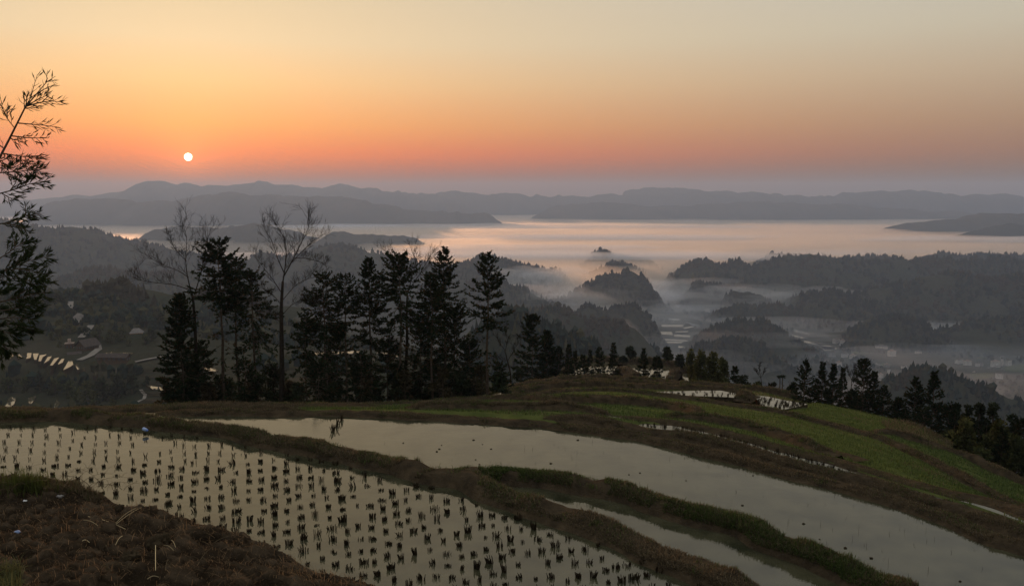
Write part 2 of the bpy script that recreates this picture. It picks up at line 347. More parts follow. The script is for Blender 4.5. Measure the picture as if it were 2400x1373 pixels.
hill(4300, [(2230, 552), (2280, 540), (2340, 530), (2420, 524), (2520, 520)], 350, 400, -250, 18)
hill(4000, [(300, 560), (340, 547), (380, 536), (440, 532), (500, 535), (540, 526), (600, 528), (650, 535), (700, 546), (740, 556), (800, 570)], 330, 400, -245, 19, rough=1)
hill(3800, [(715, 575), (765, 555), (800, 545), (850, 551), (900, 552), (960, 556), (1000, 562)], 260, 300, -235, 20)
# nearer wooded hills
hill(2900, [(1360, 615), (1380, 602), (1410, 589), (1440, 600), (1475, 607), (1540, 613)], 120, 140, -240, 21, 900, 12)
hill(2500, [(1350, 650), (1390, 632), (1440, 614), (1470, 618), (1500, 638), (1530, 650)], 110, 140, -260, 22, 900, 12)
hill(2080, [(1270, 722), (1310, 706), (1350, 686), (1400, 655), (1450, 643), (1490, 634), (1510, 648), (1535, 680), (1570, 722)], 120, 150, VF, 23, 1700, 12)
hill(3000, [(1740, 612), (1770, 598), (1800, 595), (1850, 600), (1950, 606), (2080, 602), (2150, 612), (2210, 597), (2270, 599), (2330, 597), (2400, 602), (2560, 600)], 250, 250, -255, 24, 2500, 12)
hill(2400, [(1520, 690), (1545, 655), (1575, 628), (1640, 614), (1675, 628), (1700, 622), (1730, 612), (1765, 628), (1800, 616), (1850, 602), (1910, 589), (1960, 604), (2010, 612), (2070, 603), (2130, 612), (2190, 606), (2250, 612), (2330, 604), (2400, 612), (2560, 620)], 330, 400, VF, 25, 6500, 13)
hill(2150, [(1600, 700), (1640, 662), (1680, 668), (1730, 690), (1770, 705)], 70, 150, VF, 26, 500, 10)
hill(2050, [(1690, 705), (1720, 680), (1760, 677), (1790, 690), (1820, 712)], 60, 90, VF, 27, 400, 10)
hill(1950, [(1830, 745), (1870, 700), (1930, 687), (2000, 692), (2060, 680), (2110, 668), (2160, 652), (2240, 640), (2320, 655), (2400, 650), (2560, 640)], 230, 300, VF, 28, 4500, 12)
hill(1900, [(1640, 752), (1680, 735), (1740, 712), (1780, 718), (1830, 712), (1890, 735), (1930, 760)], 60, 80, VF, 29, 700, 9)
hill(1560, [(1980, 790), (2030, 768), (2090, 742), (2140, 750), (2190, 770), (2240, 800)], 90, 160, VF, 30, 1200, 10)
hill(1560, [(2200, 800), (2260, 772), (2320, 756), (2400, 750), (2560, 740)], 120, 160, VF, 31, 1200, 10)
hill(1480, [(1600, 860), (1640, 800), (1680, 770), (1730, 749), (1770, 756), (1800, 757), (1850, 790), (1900, 815), (1960, 850), (2000, 880)], 100, 130, VF, 32, 2200, 10)
hill(1320, [(1590, 880), (1640, 812), (1700, 798), (1760, 800), (1820, 830), (1900, 880)], 70, 100, VF, 33, 1000, 9)
hill(820, [(2040, 960), (2080, 912), (2130, 886), (2190, 868), (2250, 876), (2300, 892), (2380, 925), (2560, 990)], 80, 120, -235, 34, 1100, 8)
hill(1600, [(1330, 745), (1370, 726), (1420, 722), (1460, 716), (1490, 718), (1515, 736), (1540, 766), (1562, 800)], 70, 110, VF, 35, 800, 9)
hill(1180, [(1120, 770), (1180, 742), (1240, 728), (1300, 723), (1360, 741), (1430, 752), (1490, 766), (1515, 786), (1535, 812), (1560, 845), (1595, 900)], 110, 140, -262, 36, 1700, 9)
hill(2450, [(520, 612), (560, 600), (620, 591), (660, 604), (720, 600), (760, 580), (800, 578), (850, 594), (900, 600), (960, 612), (1020, 628), (1080, 622), (1130, 605), (1180, 608), (1240, 622), (1310, 642), (1335, 668), (1370, 705), (1410, 740), (1450, 778)], 420, 300, -270, 37, 5600, 12)
hill(1900, [(960, 720), (1000, 692), (1080, 665), (1150, 655), (1220, 680), (1280, 705), (1330, 740), (1390, 790), (1440, 800)], 200, 220, -268, 39, 2200, 11)
hill(2600, [(-260, 505), (-100, 505), (0, 512), (50, 518), (80, 530), (120, 541), (160, 533), (220, 545), (270, 562), (330, 575), (400, 583), (470, 600), (560, 625), (640, 660)], 560, 400, -272, 40, 6500, 12)
hill(1700, [(60, 690), (110, 665), (180, 640), (250, 630), (330, 642), (420, 640), (520, 655), (640, 665), (760, 690)], 300, 300, -225, 41, 3600, 10, warm=.35)
hill(640, [(150, 730), (185, 690), (230, 682), (290, 672), (350, 690), (420, 700), (520, 705), (640, 730)], 70, 120, -95, 42, 1500, 8.5, warm=.3)
hill(600, [(1060, 830), (1120, 770), (1180, 742), (1225, 737), (1280, 762), (1340, 782), (1400, 806), (1450, 850)], 90, 130, -180, 43, 1200, 8, warm=.25)

# ------------------------------------------------------------------ terraces
def curve(pts, n=200, x0=None, x1=None):
    p = np.array(pts, float); x = np.linspace(x0 if x0 is not None else p[0, 0], x1 if x1 is not None else p[-1, 0], n)
    # smooth monotone-ish interpolation
    y = np.interp(x, p[:, 0], p[:, 1]); k = max(3, n // 28) | 1; ker = np.hanning(k + 2)[1:-1]; ker /= ker.sum()
    yp = np.concatenate([2 * y[0] - y[k:0:-1], y, 2 * y[-1] - y[-2:-k - 2:-1]]); return x, np.convolve(yp, ker, 'same')[k:-k]
def resample(P, step):
    d = np.concatenate([[0], np.cumsum(np.linalg.norm(np.diff(P, axis=0), axis=1))]); m = max(8, int(d[-1] / step))
    s = np.linspace(0, d[-1], m); return np.stack([np.interp(s, d, P[:, i]) for i in range(3)], -1)
def blades(name, P, length, width, tints, lean=None, leanamt=.7, bend=.6, parent=None, seed=1):
    """grass blades rooted at P (n,3): bent strips of three triangles"""
    r = np.random.default_rng(seed); n = len(P)
    az = r.random(n) * 2 * math.pi; dx = np.stack([np.cos(az), np.sin(az)], -1) * leanamt * r.random((n, 1))
    if lean is not None: dx = dx + lean
    Lh = length * (0.45 + 0.8 * r.random(n)) ; w = width * (0.7 + 0.6 * r.random(n))
    side = np.stack([-np.sin(az), np.cos(az), np.zeros(n)], -1) * w[:, None] / 2
    up = np.ones(n); d1 = np.concatenate([dx, up[:, None]], 1); d1 /= np.linalg.norm(d1, axis=1)[:, None]
    d2 = np.concatenate([dx * 2.4, (up * (1 - bend * 1.6 * r.random(n)))[:, None]], 1); d2 /= np.linalg.norm(d2, axis=1)[:, None] + 1e-9
    m = P + d1 * (Lh * .55)[:, None]; t = m + d2 * (Lh * .5)[:, None]
    V = np.stack([P - side, P + side, m - side * .8, m + side * .8, t], 1).reshape(-1, 3)
    o = np.arange(n)[:, None] * 5
    return put(name, mesh(name, V, [np.array([[0, 1, 3, 2]]) + o, np.array([[2, 3, 4]]) + o], MGRASS, False, np.repeat(tints, 5, 0)), parent, kind='stuff')
DRY = np.array([0.108, 0.084, 0.052]); GRN = np.array([0.066, 0.090, 0.026]); DKG = np.array([0.040, 0.058, 0.020])
def grass_tint(n, r, green, P=None, s=0):
    g = r.random(n)
    if P is not None: g = g * .55 + (fbm(P[:, 0] * .8, P[:, 1] * .8, 50 + s, 3) * .9 + .5) * .45
    m = (g < green)[:, None]
    t = np.where(m, np.where(r.random((n, 1)) < .5, GRN, DKG), DRY * (0.6 + .8 * r.random((n, 1))))
    return t * (0.7 + .6 * r.random((n, 1)))
def bank(pts, zw, top, w, zo, nb, blen, green, seed, step=.16, x0=None, x1=None, zf=None, bw=.010, drop=.9):
    """an earth bank: pts is its near foot (pixels), zw the foot's height, top its crest, w its width, zo the level beyond"""
    r = np.random.default_rng(seed)
    px, py = curve(pts, 240, x0, x1); B = zf(px, py) if zf else at_z(px, py, zw)
    B = resample(B, step); n = len(B); tg = np.gradient(B, axis=0)[:, :2]; tg /= np.linalg.norm(tg, axis=1)[:, None]
    nn = np.stack([-tg[:, 1], tg[:, 0]], -1); nn[nn[:, 1] < 0] *= -1
    h = (top - zw) if zf is None else top
    te = np.clip(np.minimum(np.arange(n), np.arange(n)[::-1]) * step / 1.6, 0, 1); te = te * (2 - te)
    hz = np.array([-.35, -.02, .45, .82, 1.0, 1.06, .95, .55, -.2, 0]); ox = np.array([-.22, -.02, .07, .14, .24, .24 + w * .5, .24 + w, .36 + w, .5 + w, .5 + w + drop])
    s = np.arange(n) * step; wob = fbm(s / 1.7, s * 0, seed, 4); wob2 = fbm(s / .6, s * 0 + 9, seed + 1, 3)
    V = np.zeros((n, 10, 3))
    for k in range(10):
        o = ox[k] + (.22 if zf is None else .10) * wob + .10 * fbm(s / .5, s * 0 + k * 1.7, seed + k, 2)
        V[:, k, :2] = B[:, :2] + nn * o[:, None]
        zz = B[:, 2] - .06 * (1 - te) + h * hz[k] * te * (1 + (.5 * wob2 if 1 < k < 8 else 0)) + (.03 * fbm(s / .3, s * 0 + k, seed + 30 + k, 2) if 1 < k < 8 else 0)
        V[:, k, 2] = zz
    V[:, 8, 2] = np.minimum(V[:, 8, 2], (B[:, 2] + zo - zw + .1) if zf is None else B[:, 2] - .3); V[:, 9, 2] = (B[:, 2] + zo - zw - .4) if zf is None else B[:, 2] + zo
    ob = put('earth_bank', mesh('earth_bank', V.reshape(-1, 3), gridq(n, 10), MBANK, True), kind='structure')
    c_ = V.mean(1, keepdims=True)
    for e_ in (0, n - 1): V[e_] = c_[e_]; V[e_, :, 2] = V[e_, 9, 2] = B[e_, 2] - .5
    i = r.random(nb) * (n - 1.01); kk = (1.9 if zf is None else 3.3) + r.random(nb) * (5.6 if zf is None else 3.2); a = i.astype(int); b = kk.astype(int); fa = (i - a)[:, None]; fb = (kk - b)[:, None]
    Q = (V[a, b] * (1 - fa) + V[a + 1, b] * fa) * (1 - fb) + (V[a, b + 1] * (1 - fa) + V[a + 1, b + 1] * fa) * fb
    patch = fbm(Q[:, 0] * 1.1, Q[:, 1] * 1.1, seed + 77, 3)
    Q = Q[patch > -.20]; n2 = len(Q); face = (kk[patch > -.20] < 3.6)
    ln = np.where(face[:, None], -nn[a[patch > -.20]] * .28, nn[a[patch > -.20]] * .05)
    blades('grass', Q, blen * (0.7 + .7 * np.clip(fbm(Q[:, 0], Q[:, 1], seed + 5, 3) + .4, 0, 1.4)), bw, grass_tint(n2, r, green, Q, seed), ln, .8, .8, seed=seed)
    nt_ = max(6, int(n * step * 1.4)); ti = r.random(nt_) * (n - 2); tk = 3 + r.random(nt_) * 3.2; c0 = []
    for q_, w_ in zip(ti, tk):
        a_, b_ = int(q_), int(w_); m_ = r.integers(25, 70); p0 = V[a_, b_] + (V[a_, b_ + 1] - V[a_, b_]) * (w_ - b_)
        j_ = r.standard_normal((m_, 3)) * (.05 + .09 * r.random()); j_[:, 2] = -.02; c0.append(p0 + j_)
    c0 = np.concatenate(c0); blades('grass_tufts', c0, blen * 1.2, bw * 1.1, grass_tint(len(c0), r, green + .25, c0, seed + 9), None, .7, .8, seed=seed + 3)
    return V
def pond(name, poly, z, m, skirt=None, sub=1):
    P = at_z([p[0] for p in poly], [p[1] for p in poly], z); n = len(P)
    if np.sum(P[:, 0] * np.roll(P[:, 1], -1) - np.roll(P[:, 0], -1) * P[:, 1]) < 0: P = P[::-1].copy()
    if skirt is None: return put(name, mesh(name, P, [np.arange(n)[None]], m), kind='structure')
    Q = P.copy(); Q[:, 2] -= skirt; c = P.mean(0); Q[:, :2] = c[:2] + (Q[:, :2] - c[:2]) * 1.0
    sk = np.array([[i, (i + 1) % n, n + (i + 1) % n, n + i] for i in range(n)])
    return put(name, mesh(name, np.concatenate([P, Q]), [np.arange(n)[None], sk], [m, MBANK], fm=[0] + [1] * n), kind='structure')

BANK1 = [(-160, 988), (-60, 988), (0, 988), (95, 989), (180, 991), (280, 997), (340, 1005), (450, 1018), (560, 1038), (700, 1068), (800, 1084), (883, 1104), (972, 1128), (1082, 1158), (1145, 1180), (1248, 1216), (1351, 1250), (1455, 1294), (1592, 1350), (1700, 1402), (1850, 1480)]
BANK2 = [(1005, 1124), (1096, 1133), (1150, 1138), (1213, 1141), (1282, 1147), (1351, 1157), (1455, 1178), (1524, 1202), (1600, 1230), (1714, 1262), (1829, 1310), (1943, 1352), (2040, 1396), (2200, 1480)]
BANK3 = [(330, 974), (437, 976), (600, 976), (800, 978), (1041, 989), (1248, 1004), (1351, 1017), (1489, 1033), (1600, 1058), (1714, 1090), (1829, 1120), (1924, 1143), (2038, 1177), (2114, 1203), (2210, 1237), (2324, 1282), (2400, 1307), (2560, 1370)]
BANK4 = [(1250, 980), (1350, 990), (1450, 1006), (1600, 1034), (1714, 1056), (1829, 1094), (1943, 1121), (2057, 1149), (2171, 1190), (2286, 1226), (2400, 1266), (2560, 1325)]
BANK5 = [(1420, 979), (1500, 988), (1600, 1000), (1676, 1016), (1790, 1047), (1905, 1078), (2019, 1112), (2133, 1143), (2210, 1165), (2324, 1190), (2420, 1228), (2560, 1285)]
zA, zC, zB, zD = 0.0, -0.5, -1.0, -1.75
# water sheets (each runs on under its banks)
def water_between(name, near, far, z, m, x0, x1, pn=0.0, pf=0.35):
    x, yn = curve(near, 120, x0, x1); _, yf = curve(far, 120, x0, x1)
    a = at_z(x, yn, z); b = at_z(x, yf, z); b[:, 1] += pf; a[:, 1] -= pn
    return put(name, mesh(name, np.stack([a, b], 1).reshape(-1, 3), gridq(120, 2), m), kind='structure')
EDGE = [(-160, 1095), (-80, 1105), (0, 1118), (85, 1118), (181, 1130), (205, 1152), (248, 1165), (299, 1187), (352, 1186), (371, 1199), (416, 1212), (469, 1229), (500, 1236), (567, 1260), (607, 1277), (633, 1284), (683, 1307), (750, 1337), (800, 1352), (850, 1374), (900, 1400), (1000, 1450), (1150, 1530)]
water_between('water', [(-160, 1150), (0, 1190), (420, 1290), (800, 1420), (900, 1470), (1200, 1560), (1850, 1560)], BANK1, zA, MW, -160, 1850, 0, .3)
water_between('water', [(1040, 1150), (1213, 1160), (1351, 1215), (1455, 1262), (1600, 1310), (1830, 1410), (2200, 1560)], BANK2, zC, MW, 1060, 2200, 0, .3)
water_between('water', [(330, 1000), (437, 1015), (700, 1065), (1000, 1115), (1213, 1140), (1400, 1165), (1600, 1215), (1943, 1330), (2133, 1400), (2400, 1500), (2560, 1560)], BANK3, zB, MW, 330, 2560, 0, .35)
water_between('water', [(1420, 1000), (1500, 1008), (1600, 1035), (1790, 1085), (2019, 1150), (2210, 1215), (2420, 1290), (2560, 1340)], BANK5, zD, MW, 1420, 2560, 0, .3)
bank(BANK1, zA, .20, .32, -1.1, 36000, .08, .40, 101, .12, drop=1.4)
bank(BANK2, zC, -.25, .30, -1.1, 27000, .095, .60, 102, .12)
bank(BANK3, zB, -.88, .20, -1.3, 20000, .07, .25, 103, .14)
bank(BANK4, -1.0, -.86, .24, -2.0, 15000, .07, .25, 104, .14)
bank(BANK5, zD, -1.69, .25, -1.75, 9000, .035, .40, 105, .16)
# outermost left rim beyond the stubble paddy
bank([(-160, 978), (0, 976), (85, 980), (200, 974), (330, 968), (480, 965), (640, 965), (900, 966)], -1.9, -1.74, .6, -5, 14000, .08, .30, 106, .18, drop=3)
# green fields as sloping sheets between two foot lines
class Loft:
    def __init__(s, near, far, zn, zf, x0, x1, n=160, m=26, seed=1, amp=.08):
        s.px, yn = curve(near, n, x0, x1); _, yf = curve(far, n, x0, x1)
        f = lambda q: np.interp(s.px, [p[0] for p in q], [p[1] for p in q]) if not np.isscalar(q) else np.full(n, q)
        s.a = at_z(s.px, yn, f(zn)); s.b = at_z(s.px, yf, f(zf))
        t = np.linspace(0, 1, m)[None, :, None]; s.P = s.a[:, None] * (1 - t) + s.b[:, None] * t
        s.P[..., 2] += amp * fbm(s.P[..., 0] / 1.5, s.P[..., 1] / 1.5, seed, 4) * np.sin(np.linspace(0, math.pi, m))[None] ** .5
        s.P[:, -1, 2] -= .25
    def build(s):
        n, m = s.P.shape[:2]; V = s.P.copy(); extra = V[:, -1:].copy(); extra[:, :, 1] += 3; extra[:, :, 2] -= 4
        fr = V[:, :1].copy(); fr[:, :, 1] -= 2.2; fr[:, 0, 2] -= .05 + .7 * np.clip((s.px - 1340) / 100, 0, 1)
        V = np.concatenate([fr, V, extra], 1)
        return put('field', mesh('field', V.reshape(-1, 3), gridq(n, m + 2), MFIELD, True), kind='structure')
    def on(s, px, py):
        px = np.atleast_1d(px); py = np.atleast_1d(py); out = []
        for x, y in zip(px, py):
            i = np.interp(x, s.px, np.arange(len(s.px))); k = int(min(i, len(s.px) - 2)); f = i - k
            A = s.a[k] * (1 - f) + s.a[k + 1] * f; B = s.b[k] * (1 - f) + s.b[k + 1] * f; d = ray(x, y); g = d[2] / d[1]
            lo = (A[2] - ZC) - g * A[1]; hi = (B[2] - ZC) - g * B[1]; t = np.clip(lo / (lo - hi + 1e-9), 0.0, 1.0); out.append(A * (1 - t) + B * t)
        return np.array(out)
    def sow(s, nb, blen, green, seed, bw=.012, sel=None):
        r = np.random.default_rng(seed); n, m = s.P.shape[:2]
        i = r.random(nb) * (n - 1.01); j = r.random(nb) * (m - 1.01); a = i.astype(int); b = j.astype(int); fa = (i - a)[:, None]; fb = (j - b)[:, None]
        Q = (s.P[a, b] * (1 - fa) + s.P[a + 1, b] * fa) * (1 - fb) + (s.P[a, b + 1] * (1 - fa) + s.P[a + 1, b + 1] * fa) * fb
        Q = Q[fbm(Q[:, 0] * 1.6, Q[:, 1] * 1.6, seed, 3) > -.3]
        blades('grass', Q, np.full(len(Q), blen), bw, grass_tint(len(Q), r, green, Q, seed) * 1.2, None, .7, .5, seed=seed)
BANK8 = [(700, 957), (800, 954), (900, 951), (1000, 946), (1100, 939), (1225, 934), (1325, 918), (1425, 916), (1475, 919), (1525, 926), (1625, 938), (1714, 952), (1829, 968), (1943, 999), (2057, 1029), (2171, 1083), (2248, 1128), (2324, 1170), (2420, 1206), (2560, 1262)]
E1 = Loft([(700, 960), (800, 960), (1000, 962), (1144, 967), (1317, 978), (1400, 984), (1500, 988), (1600, 991), (1714, 1014), (1829, 1048), (1943, 1079), (2057, 1117), (2171, 1151), (2286, 1185), (2420, 1231), (2560, 1290)], BANK8,
          [(700, -1.0), (1300, -1.0), (1500, -1.71), (2560, -1.71)], [(700, -4.5), (1000, -5), (2560, -5)], 700, 2560, seed=61)
E1.build(); E1.sow(56000, .11, .80, 62, .016)
E2 = Loft([(1835, 968), (1943, 997), (2057, 1027), (2171, 1081), (2248, 1126), (2324, 1168), (2420, 1204), (2560, 1260)],
          [(1835, 962), (1870, 950), (1912, 941), (1981, 955), (2076, 976), (2152, 999), (2210, 1033), (2248, 1060), (2324, 1098), (2420, 1142), (2560, 1210)], -5.1, -7.2, 1835, 2560, seed=63)
E2.build(); E2.sow(26000, .12, .80, 64, .018)
G1 = Loft([(1130, 936), (1205, 932), (1325, 914), (1425, 913), (1500, 918), (1600, 925), (1700, 932), (1760, 940), (1900, 958)],
          [(1130, 924), (1210, 908), (1250, 902), (1325, 891), (1370, 888), (1430, 889), (1500, 894), (1600, 901), (1700, 907), (1780, 913), (1900, 946)], -6.6, -10.5, 1130, 1900, seed=65)
G1.build(); G1.sow(20000, .14, .55, 66, .025)
fE1, fE2, fG = E1.on, E2.on, G1.on
bank(BANK8, -5.0, -4.90, .25, -6.6, 14000, .09, .35, 108, .3, bw=.018)
bank([(1090, 938), (1250, 939), (1312, 945), (1400, 944), (1475, 949), (1550, 956), (1600, 966), (1632, 978)], 0, .24, .3, -.3, 6000, .11, .3, 109, .25, zf=fE1, bw=.016)
bank([(960, 961), (1110, 961), (1175, 962), (1325, 964), (1375, 968), (1400, 974)], 0, .20, .3, -.3, 6000, .10, .3, 110, .2, zf=fE1, bw=.014)
bank([(1540, 979), (1623, 984), (1714, 998), (1829, 1032), (1867, 1047), (1930, 1068)], 0, .18, .3, -.3, 5000, .10, .45, 111, .2, zf=fE1, bw=.014)
bank([(2046, 1016), (2100, 1022), (2171, 1042), (2248, 1069), (2324, 1108), (2420, 1146), (2540, 1205)], 0, .22, .3, -.3, 5000, .11, .3, 112, .3, zf=fE2, bw=.018)
bank([(1142, 926), (1210, 910), (1260, 903), (1325, 893), (1375, 890), (1475, 893), (1600, 905), (1700, 911), (1790, 919), (1890, 944)], 0, .32, .5, -.8, 7000, .14, .3, 113, .35, zf=fG, bw=.025)
bank([(1180, 930), (1240, 915), (1325, 903), (1400, 902), (1475, 904), (1575, 909), (1680, 915)], 0, .32, .4, -.4, 6000, .12, .3, 114, .35, zf=fG, bw=.025)
bank([(1187, 933), (1250, 920), (1325, 909), (1400, 908), (1475, 912), (1560, 914), (1680, 917), (1760, 926)], 0, .32, .4, -.4, 6000, .12, .3, 115, .35, zf=fG, bw=.025)
# mown dry hummock on the right-hand field
r9 = np.random.default_rng(9); hp = fE2(2065 + 165 * r9.random(5000), 985 + 70 * r9.random(5000))
hp = hp[(hp[:, 0] > fE2([2075], [1000])[0, 0])]; blades('grass', hp, np.full(len(hp), .28), .022, grass_tint(len(hp), r9, .15), None, .9, .8, seed=91)
# small flooded strips on the hilltop
pond('water', [(1490, 919), (1560, 917), (1650, 915), (1690, 915), (1740, 925), (1758, 934), (1700, 930), (1640, 928), (1560, 926)], -6.1, MWF, .5)
pond('water', [(1768, 926), (1800, 929), (1832, 936), (1893, 947), (1850, 957), (1826, 961), (1785, 952)], -6.3, MWF, .5)
pond('water', [(1142, 931), (1160, 924), (1182, 919), (1170, 926), (1158, 931)], -6.4, MWF, .4)
pond('water', [(1200, 935), (1235, 926), (1292, 921), (1272, 928), (1235, 935)], -6.2, MWF, .4)
bank([(1752, 941), (1764, 931), (1776, 925)], -6.2, -5.7, .5, -6.6, 900, .2, .2, 116, .2, bw=.025)
pond('water', [(1396, 891), (1410, 889), (1412, 892), (1398, 893)], -9.6, MWF, .3)
# pools on the shoulder beyond the hilltop
for pl in ([(1334, 863), (1362, 851), (1425, 848), (1448, 856), (1430, 885), (1420, 900), (1337, 898)],
           [(1455, 857), (1475, 854), (1525, 854), (1570, 859), (1592, 870), (1570, 888), (1560, 900), (1510, 900), (1486, 881)],
           [(1598, 875), (1612, 875), (1640, 890), (1630, 900), (1604, 900)]):
    pond('water', pl, -22.2, MWF, 2.5)
bank([(1330, 868), (1362, 851), (1425, 848), (1500, 852), (1540, 853), (1574, 858), (1600, 868), (1645, 891), (1660, 905)], -22.2, -21.6, .8, -26, 6000, .5, .3, 117, .8, bw=.06, drop=5)
bank([(1440, 864), (1460, 872), (1480, 886), (1490, 905)], -22.2, -21.6, 1.2, -22.6, 1500, .3, .1, 118, .6, bw=.06)
bank([(1575, 902), (1585, 886), (1594, 873)], -22.2, -21.3, .8, -22.6, 900, .4, .1, 119, .6, bw=.06)

# ------------------------------------------------------------------ ploughed earth in the corner
nu, nv = 440, 310
ex, ey = curve(EDGE, nu); s0 = at_z(ex, ey, 0.0)
near = at_z(np.linspace(-420, 1150, nu), np.full(nu, 2050.0), 1.6)
vv = np.linspace(0, 1, nv) ** 1.15
MP = s0[:, None] * (1 - vv[None, :, None]) + near[:, None] * vv[None, :, None]
xx, yy = MP[..., 0], MP[..., 1]
zz = -.22 + .50 * (1 - np.exp(-vv * 16))[None] + 1.25 * vv[None] + 0 * xx
zz = zz + .22 * fbm(xx / 1.6, yy / 1.6, 70, 3) * np.clip(vv * 8, 0, 1)[None]
rc = np.random.default_rng(71); clod = np.zeros_like(zz)
wx = .11 * fbm(xx / .13, yy / .13, 81, 4); wy = .11 * fbm(xx / .13, yy / .13, 91, 4)
for _ in range(5200):
    i = rc.integers(0, nu); j = int(nv * rc.random()); R = .03 + .17 * rc.random() ** 3.0
    cx0, cy0 = xx[i, j], yy[i, j]; a = max(0, i - 30), min(nu, i + 31); b = max(0, j - 26), min(nv, j + 27)
    dx = xx[a[0]:a[1], b[0]:b[1]] - cx0 + wx[a[0]:a[1], b[0]:b[1]]; dy = yy[a[0]:a[1], b[0]:b[1]] - cy0 + wy[a[0]:a[1], b[0]:b[1]]; th = rc.random() * 3.14; e = .6 + .4 * rc.random()
    u_ = (dx * math.cos(th) + dy * math.sin(th)); w_ = (-dx * math.sin(th) + dy * math.cos(th)) / e
    q = np.clip(1 - (u_ ** 2 + w_ ** 2) / R ** 2, 0, 1) ** .8 * R * (.45 + .7 * rc.random())
    s_ = clod[a[0]:a[1], b[0]:b[1]]; np.maximum(s_, q, out=s_)
zz = zz + .46 * clod * np.clip(vv * 30, .3, 1)[None] + .10 * fbm(xx / .30, yy / .30, 73, 4) + .055 * np.abs(fbm(xx / .07, yy / .07, 74, 4)) + .03 * fbm(xx / .045, yy / .045, 75, 2)
MP[..., 2] = zz
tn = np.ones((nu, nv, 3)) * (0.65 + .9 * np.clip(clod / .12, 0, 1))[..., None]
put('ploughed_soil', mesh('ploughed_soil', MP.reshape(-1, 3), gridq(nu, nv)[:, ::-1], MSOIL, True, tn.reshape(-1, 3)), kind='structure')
sub = MP[::3, ::3]; tree_m = BVHTree.FromPolygons([tuple(p) for p in sub.reshape(-1, 3)], [tuple(int(k) for k in q) for q in gridq(*sub.shape[:2])])
def on_soil(px, py):
    d = ray(px, py); h = tree_m.ray_cast(Vector((0, 0, ZC)), Vector(tuple(d)).normalized())
    return np.array(h[0]) if h[0] is not None else at_z(px, py, .3)
# loose clods, roots and withered stalks lying all over it
n = 16000; i = rc.integers(0, nu, n); j = (nv * rc.random(n)).astype(int); Pc = MP[i, j] + np.array([0, 0, .005])
blades('plant_litter', Pc, .05 + .16 * rc.random(n) ** 2, .006, np.array([0.15, 0.10, 0.055]) * (.4 + 1.2 * rc.random((n, 1))), None, 2.6, .9, seed=74)
# grass along its edge
ge = []; 
for _ in range(5200):
    t = rc.random(); q = on_soil(-60 + 300 * t, np.interp(-60 + 300 * t, [e[0] for e in EDGE], [e[1] for e in EDGE]) + 4 + 42 * rc.random() ** 1.5 * (1 - t * .6)); ge.append(q)
ge = np.array(ge); blades('grass', ge, .10 + .16 * np.clip(fbm(ge[:, 0], ge[:, 1], 76, 3) + .4, 0, 1), .009, grass_tint(len(ge), rc, .30, ge, 3) * .8, None, .9, .8, seed=75)
ge = np.array([on_soil(60 + 60 * rc.standard_normal() * .5, 1142 + 10 * rc.standard_normal()) for _ in range(500)])
blades('grass', ge, np.full(len(ge), .30), .012, np.array([0.062, 0.076, 0.020]) * (.7 + .6 * rc.random((len(ge), 1))), None, .6, .5, seed=77)
ge = np.array([on_soil(-20 + 70 * rc.random(), 1335 + 60 * rc.random()) for _ in range(350)])
blades('grass', ge, np.full(len(ge), .26), .010, np.array([0.11, 0.115, 0.05]) * (.6 + .6 * rc.random((len(ge), 1))), None, .9, .8, seed=78)
# tall withered weed stems
wm = MB()
for k in range(46):
    q = on_soil(-40 + 330 * rc.random() ** 1.2, 1140 + 18 * rc.random()) if k < 36 else on_soil(rc.random() * 600, 1270 + 90 * rc.random())
    a = rc.random() * 6.28; l = .35 + .65 * rc.random() if k < 36 else .2 + .3 * rc.random(); t = np.linspace(0, 1, 7)[:, None]
    d = np.array([math.cos(a), math.sin(a), 0]) * (.5 + .6 * rc.random())
    pts = q + l * (t * d * .7 + t ** 2 * d * .5 + np.array([0, 0, 1]) * (t * .75 - t ** 2 * .45))
    wm.tube(pts, np.linspace(.006, .0025, 7), 3, np.array([.10, .075, .045]) * (.6 + .8 * rc.random()))
    for _ in range(3):
        f = rc.integers(2, 6); e = pts[f] + (rc.random(3) - .4) * .22; wm.tube([pts[f], (pts[f] + e) / 2 + [0, 0, .02], e], [.004, .003, .002], 3, (.09, .07, .04))
put('dry_weeds', wm.mesh('dry_weeds', MSTRAW), kind='stuff')
# single straw stalks one can pick out
def c4(X, Y): return X / 4.686, 1080 + Y / 4.686
STALKS = [((970, 630), (1380, 770), .9, 'long pale straw stalk lying across the soil below the stubble edge'),
          ((920, 670), (1080, 735), .6, 'short bent straw stalk beneath the long one lying across the soil'),
          ((1600, 510), (1275, 715), .8, 'long straw stalk leaning up against the clods, the lower of a pair'),
          ((1490, 540), (1275, 700), .6, 'thin straw stalk leaning up against the clods, the upper of a pair'),
          ((1345, 845), (1270, 945), .9, 'short pale straw standing tilted on bare soil left of the two rounded clods'),
          ((905, 900), (985, 920), 1.3, 'bright chopped straw piece lying flat on dark soil'),
          ((1710, 920), (1710, 1225), 1.3, 'bright straight straw stalk hanging below the rounded clods'),
          ((1620, 1320), (1745, 1300), .8, 'pale straw piece lying flat at the bottom edge of the soil'),
          ((1750, 880), (1820, 865), .9, 'small pale straw lying on top of the rounded clod'),
          ((1880, 890), (1930, 970), .8, 'thin straw to the right of the two rounded clods'),
          ((1800, 950), (1910, 1005), .6, 'dull straw lying below the right rounded clod')]
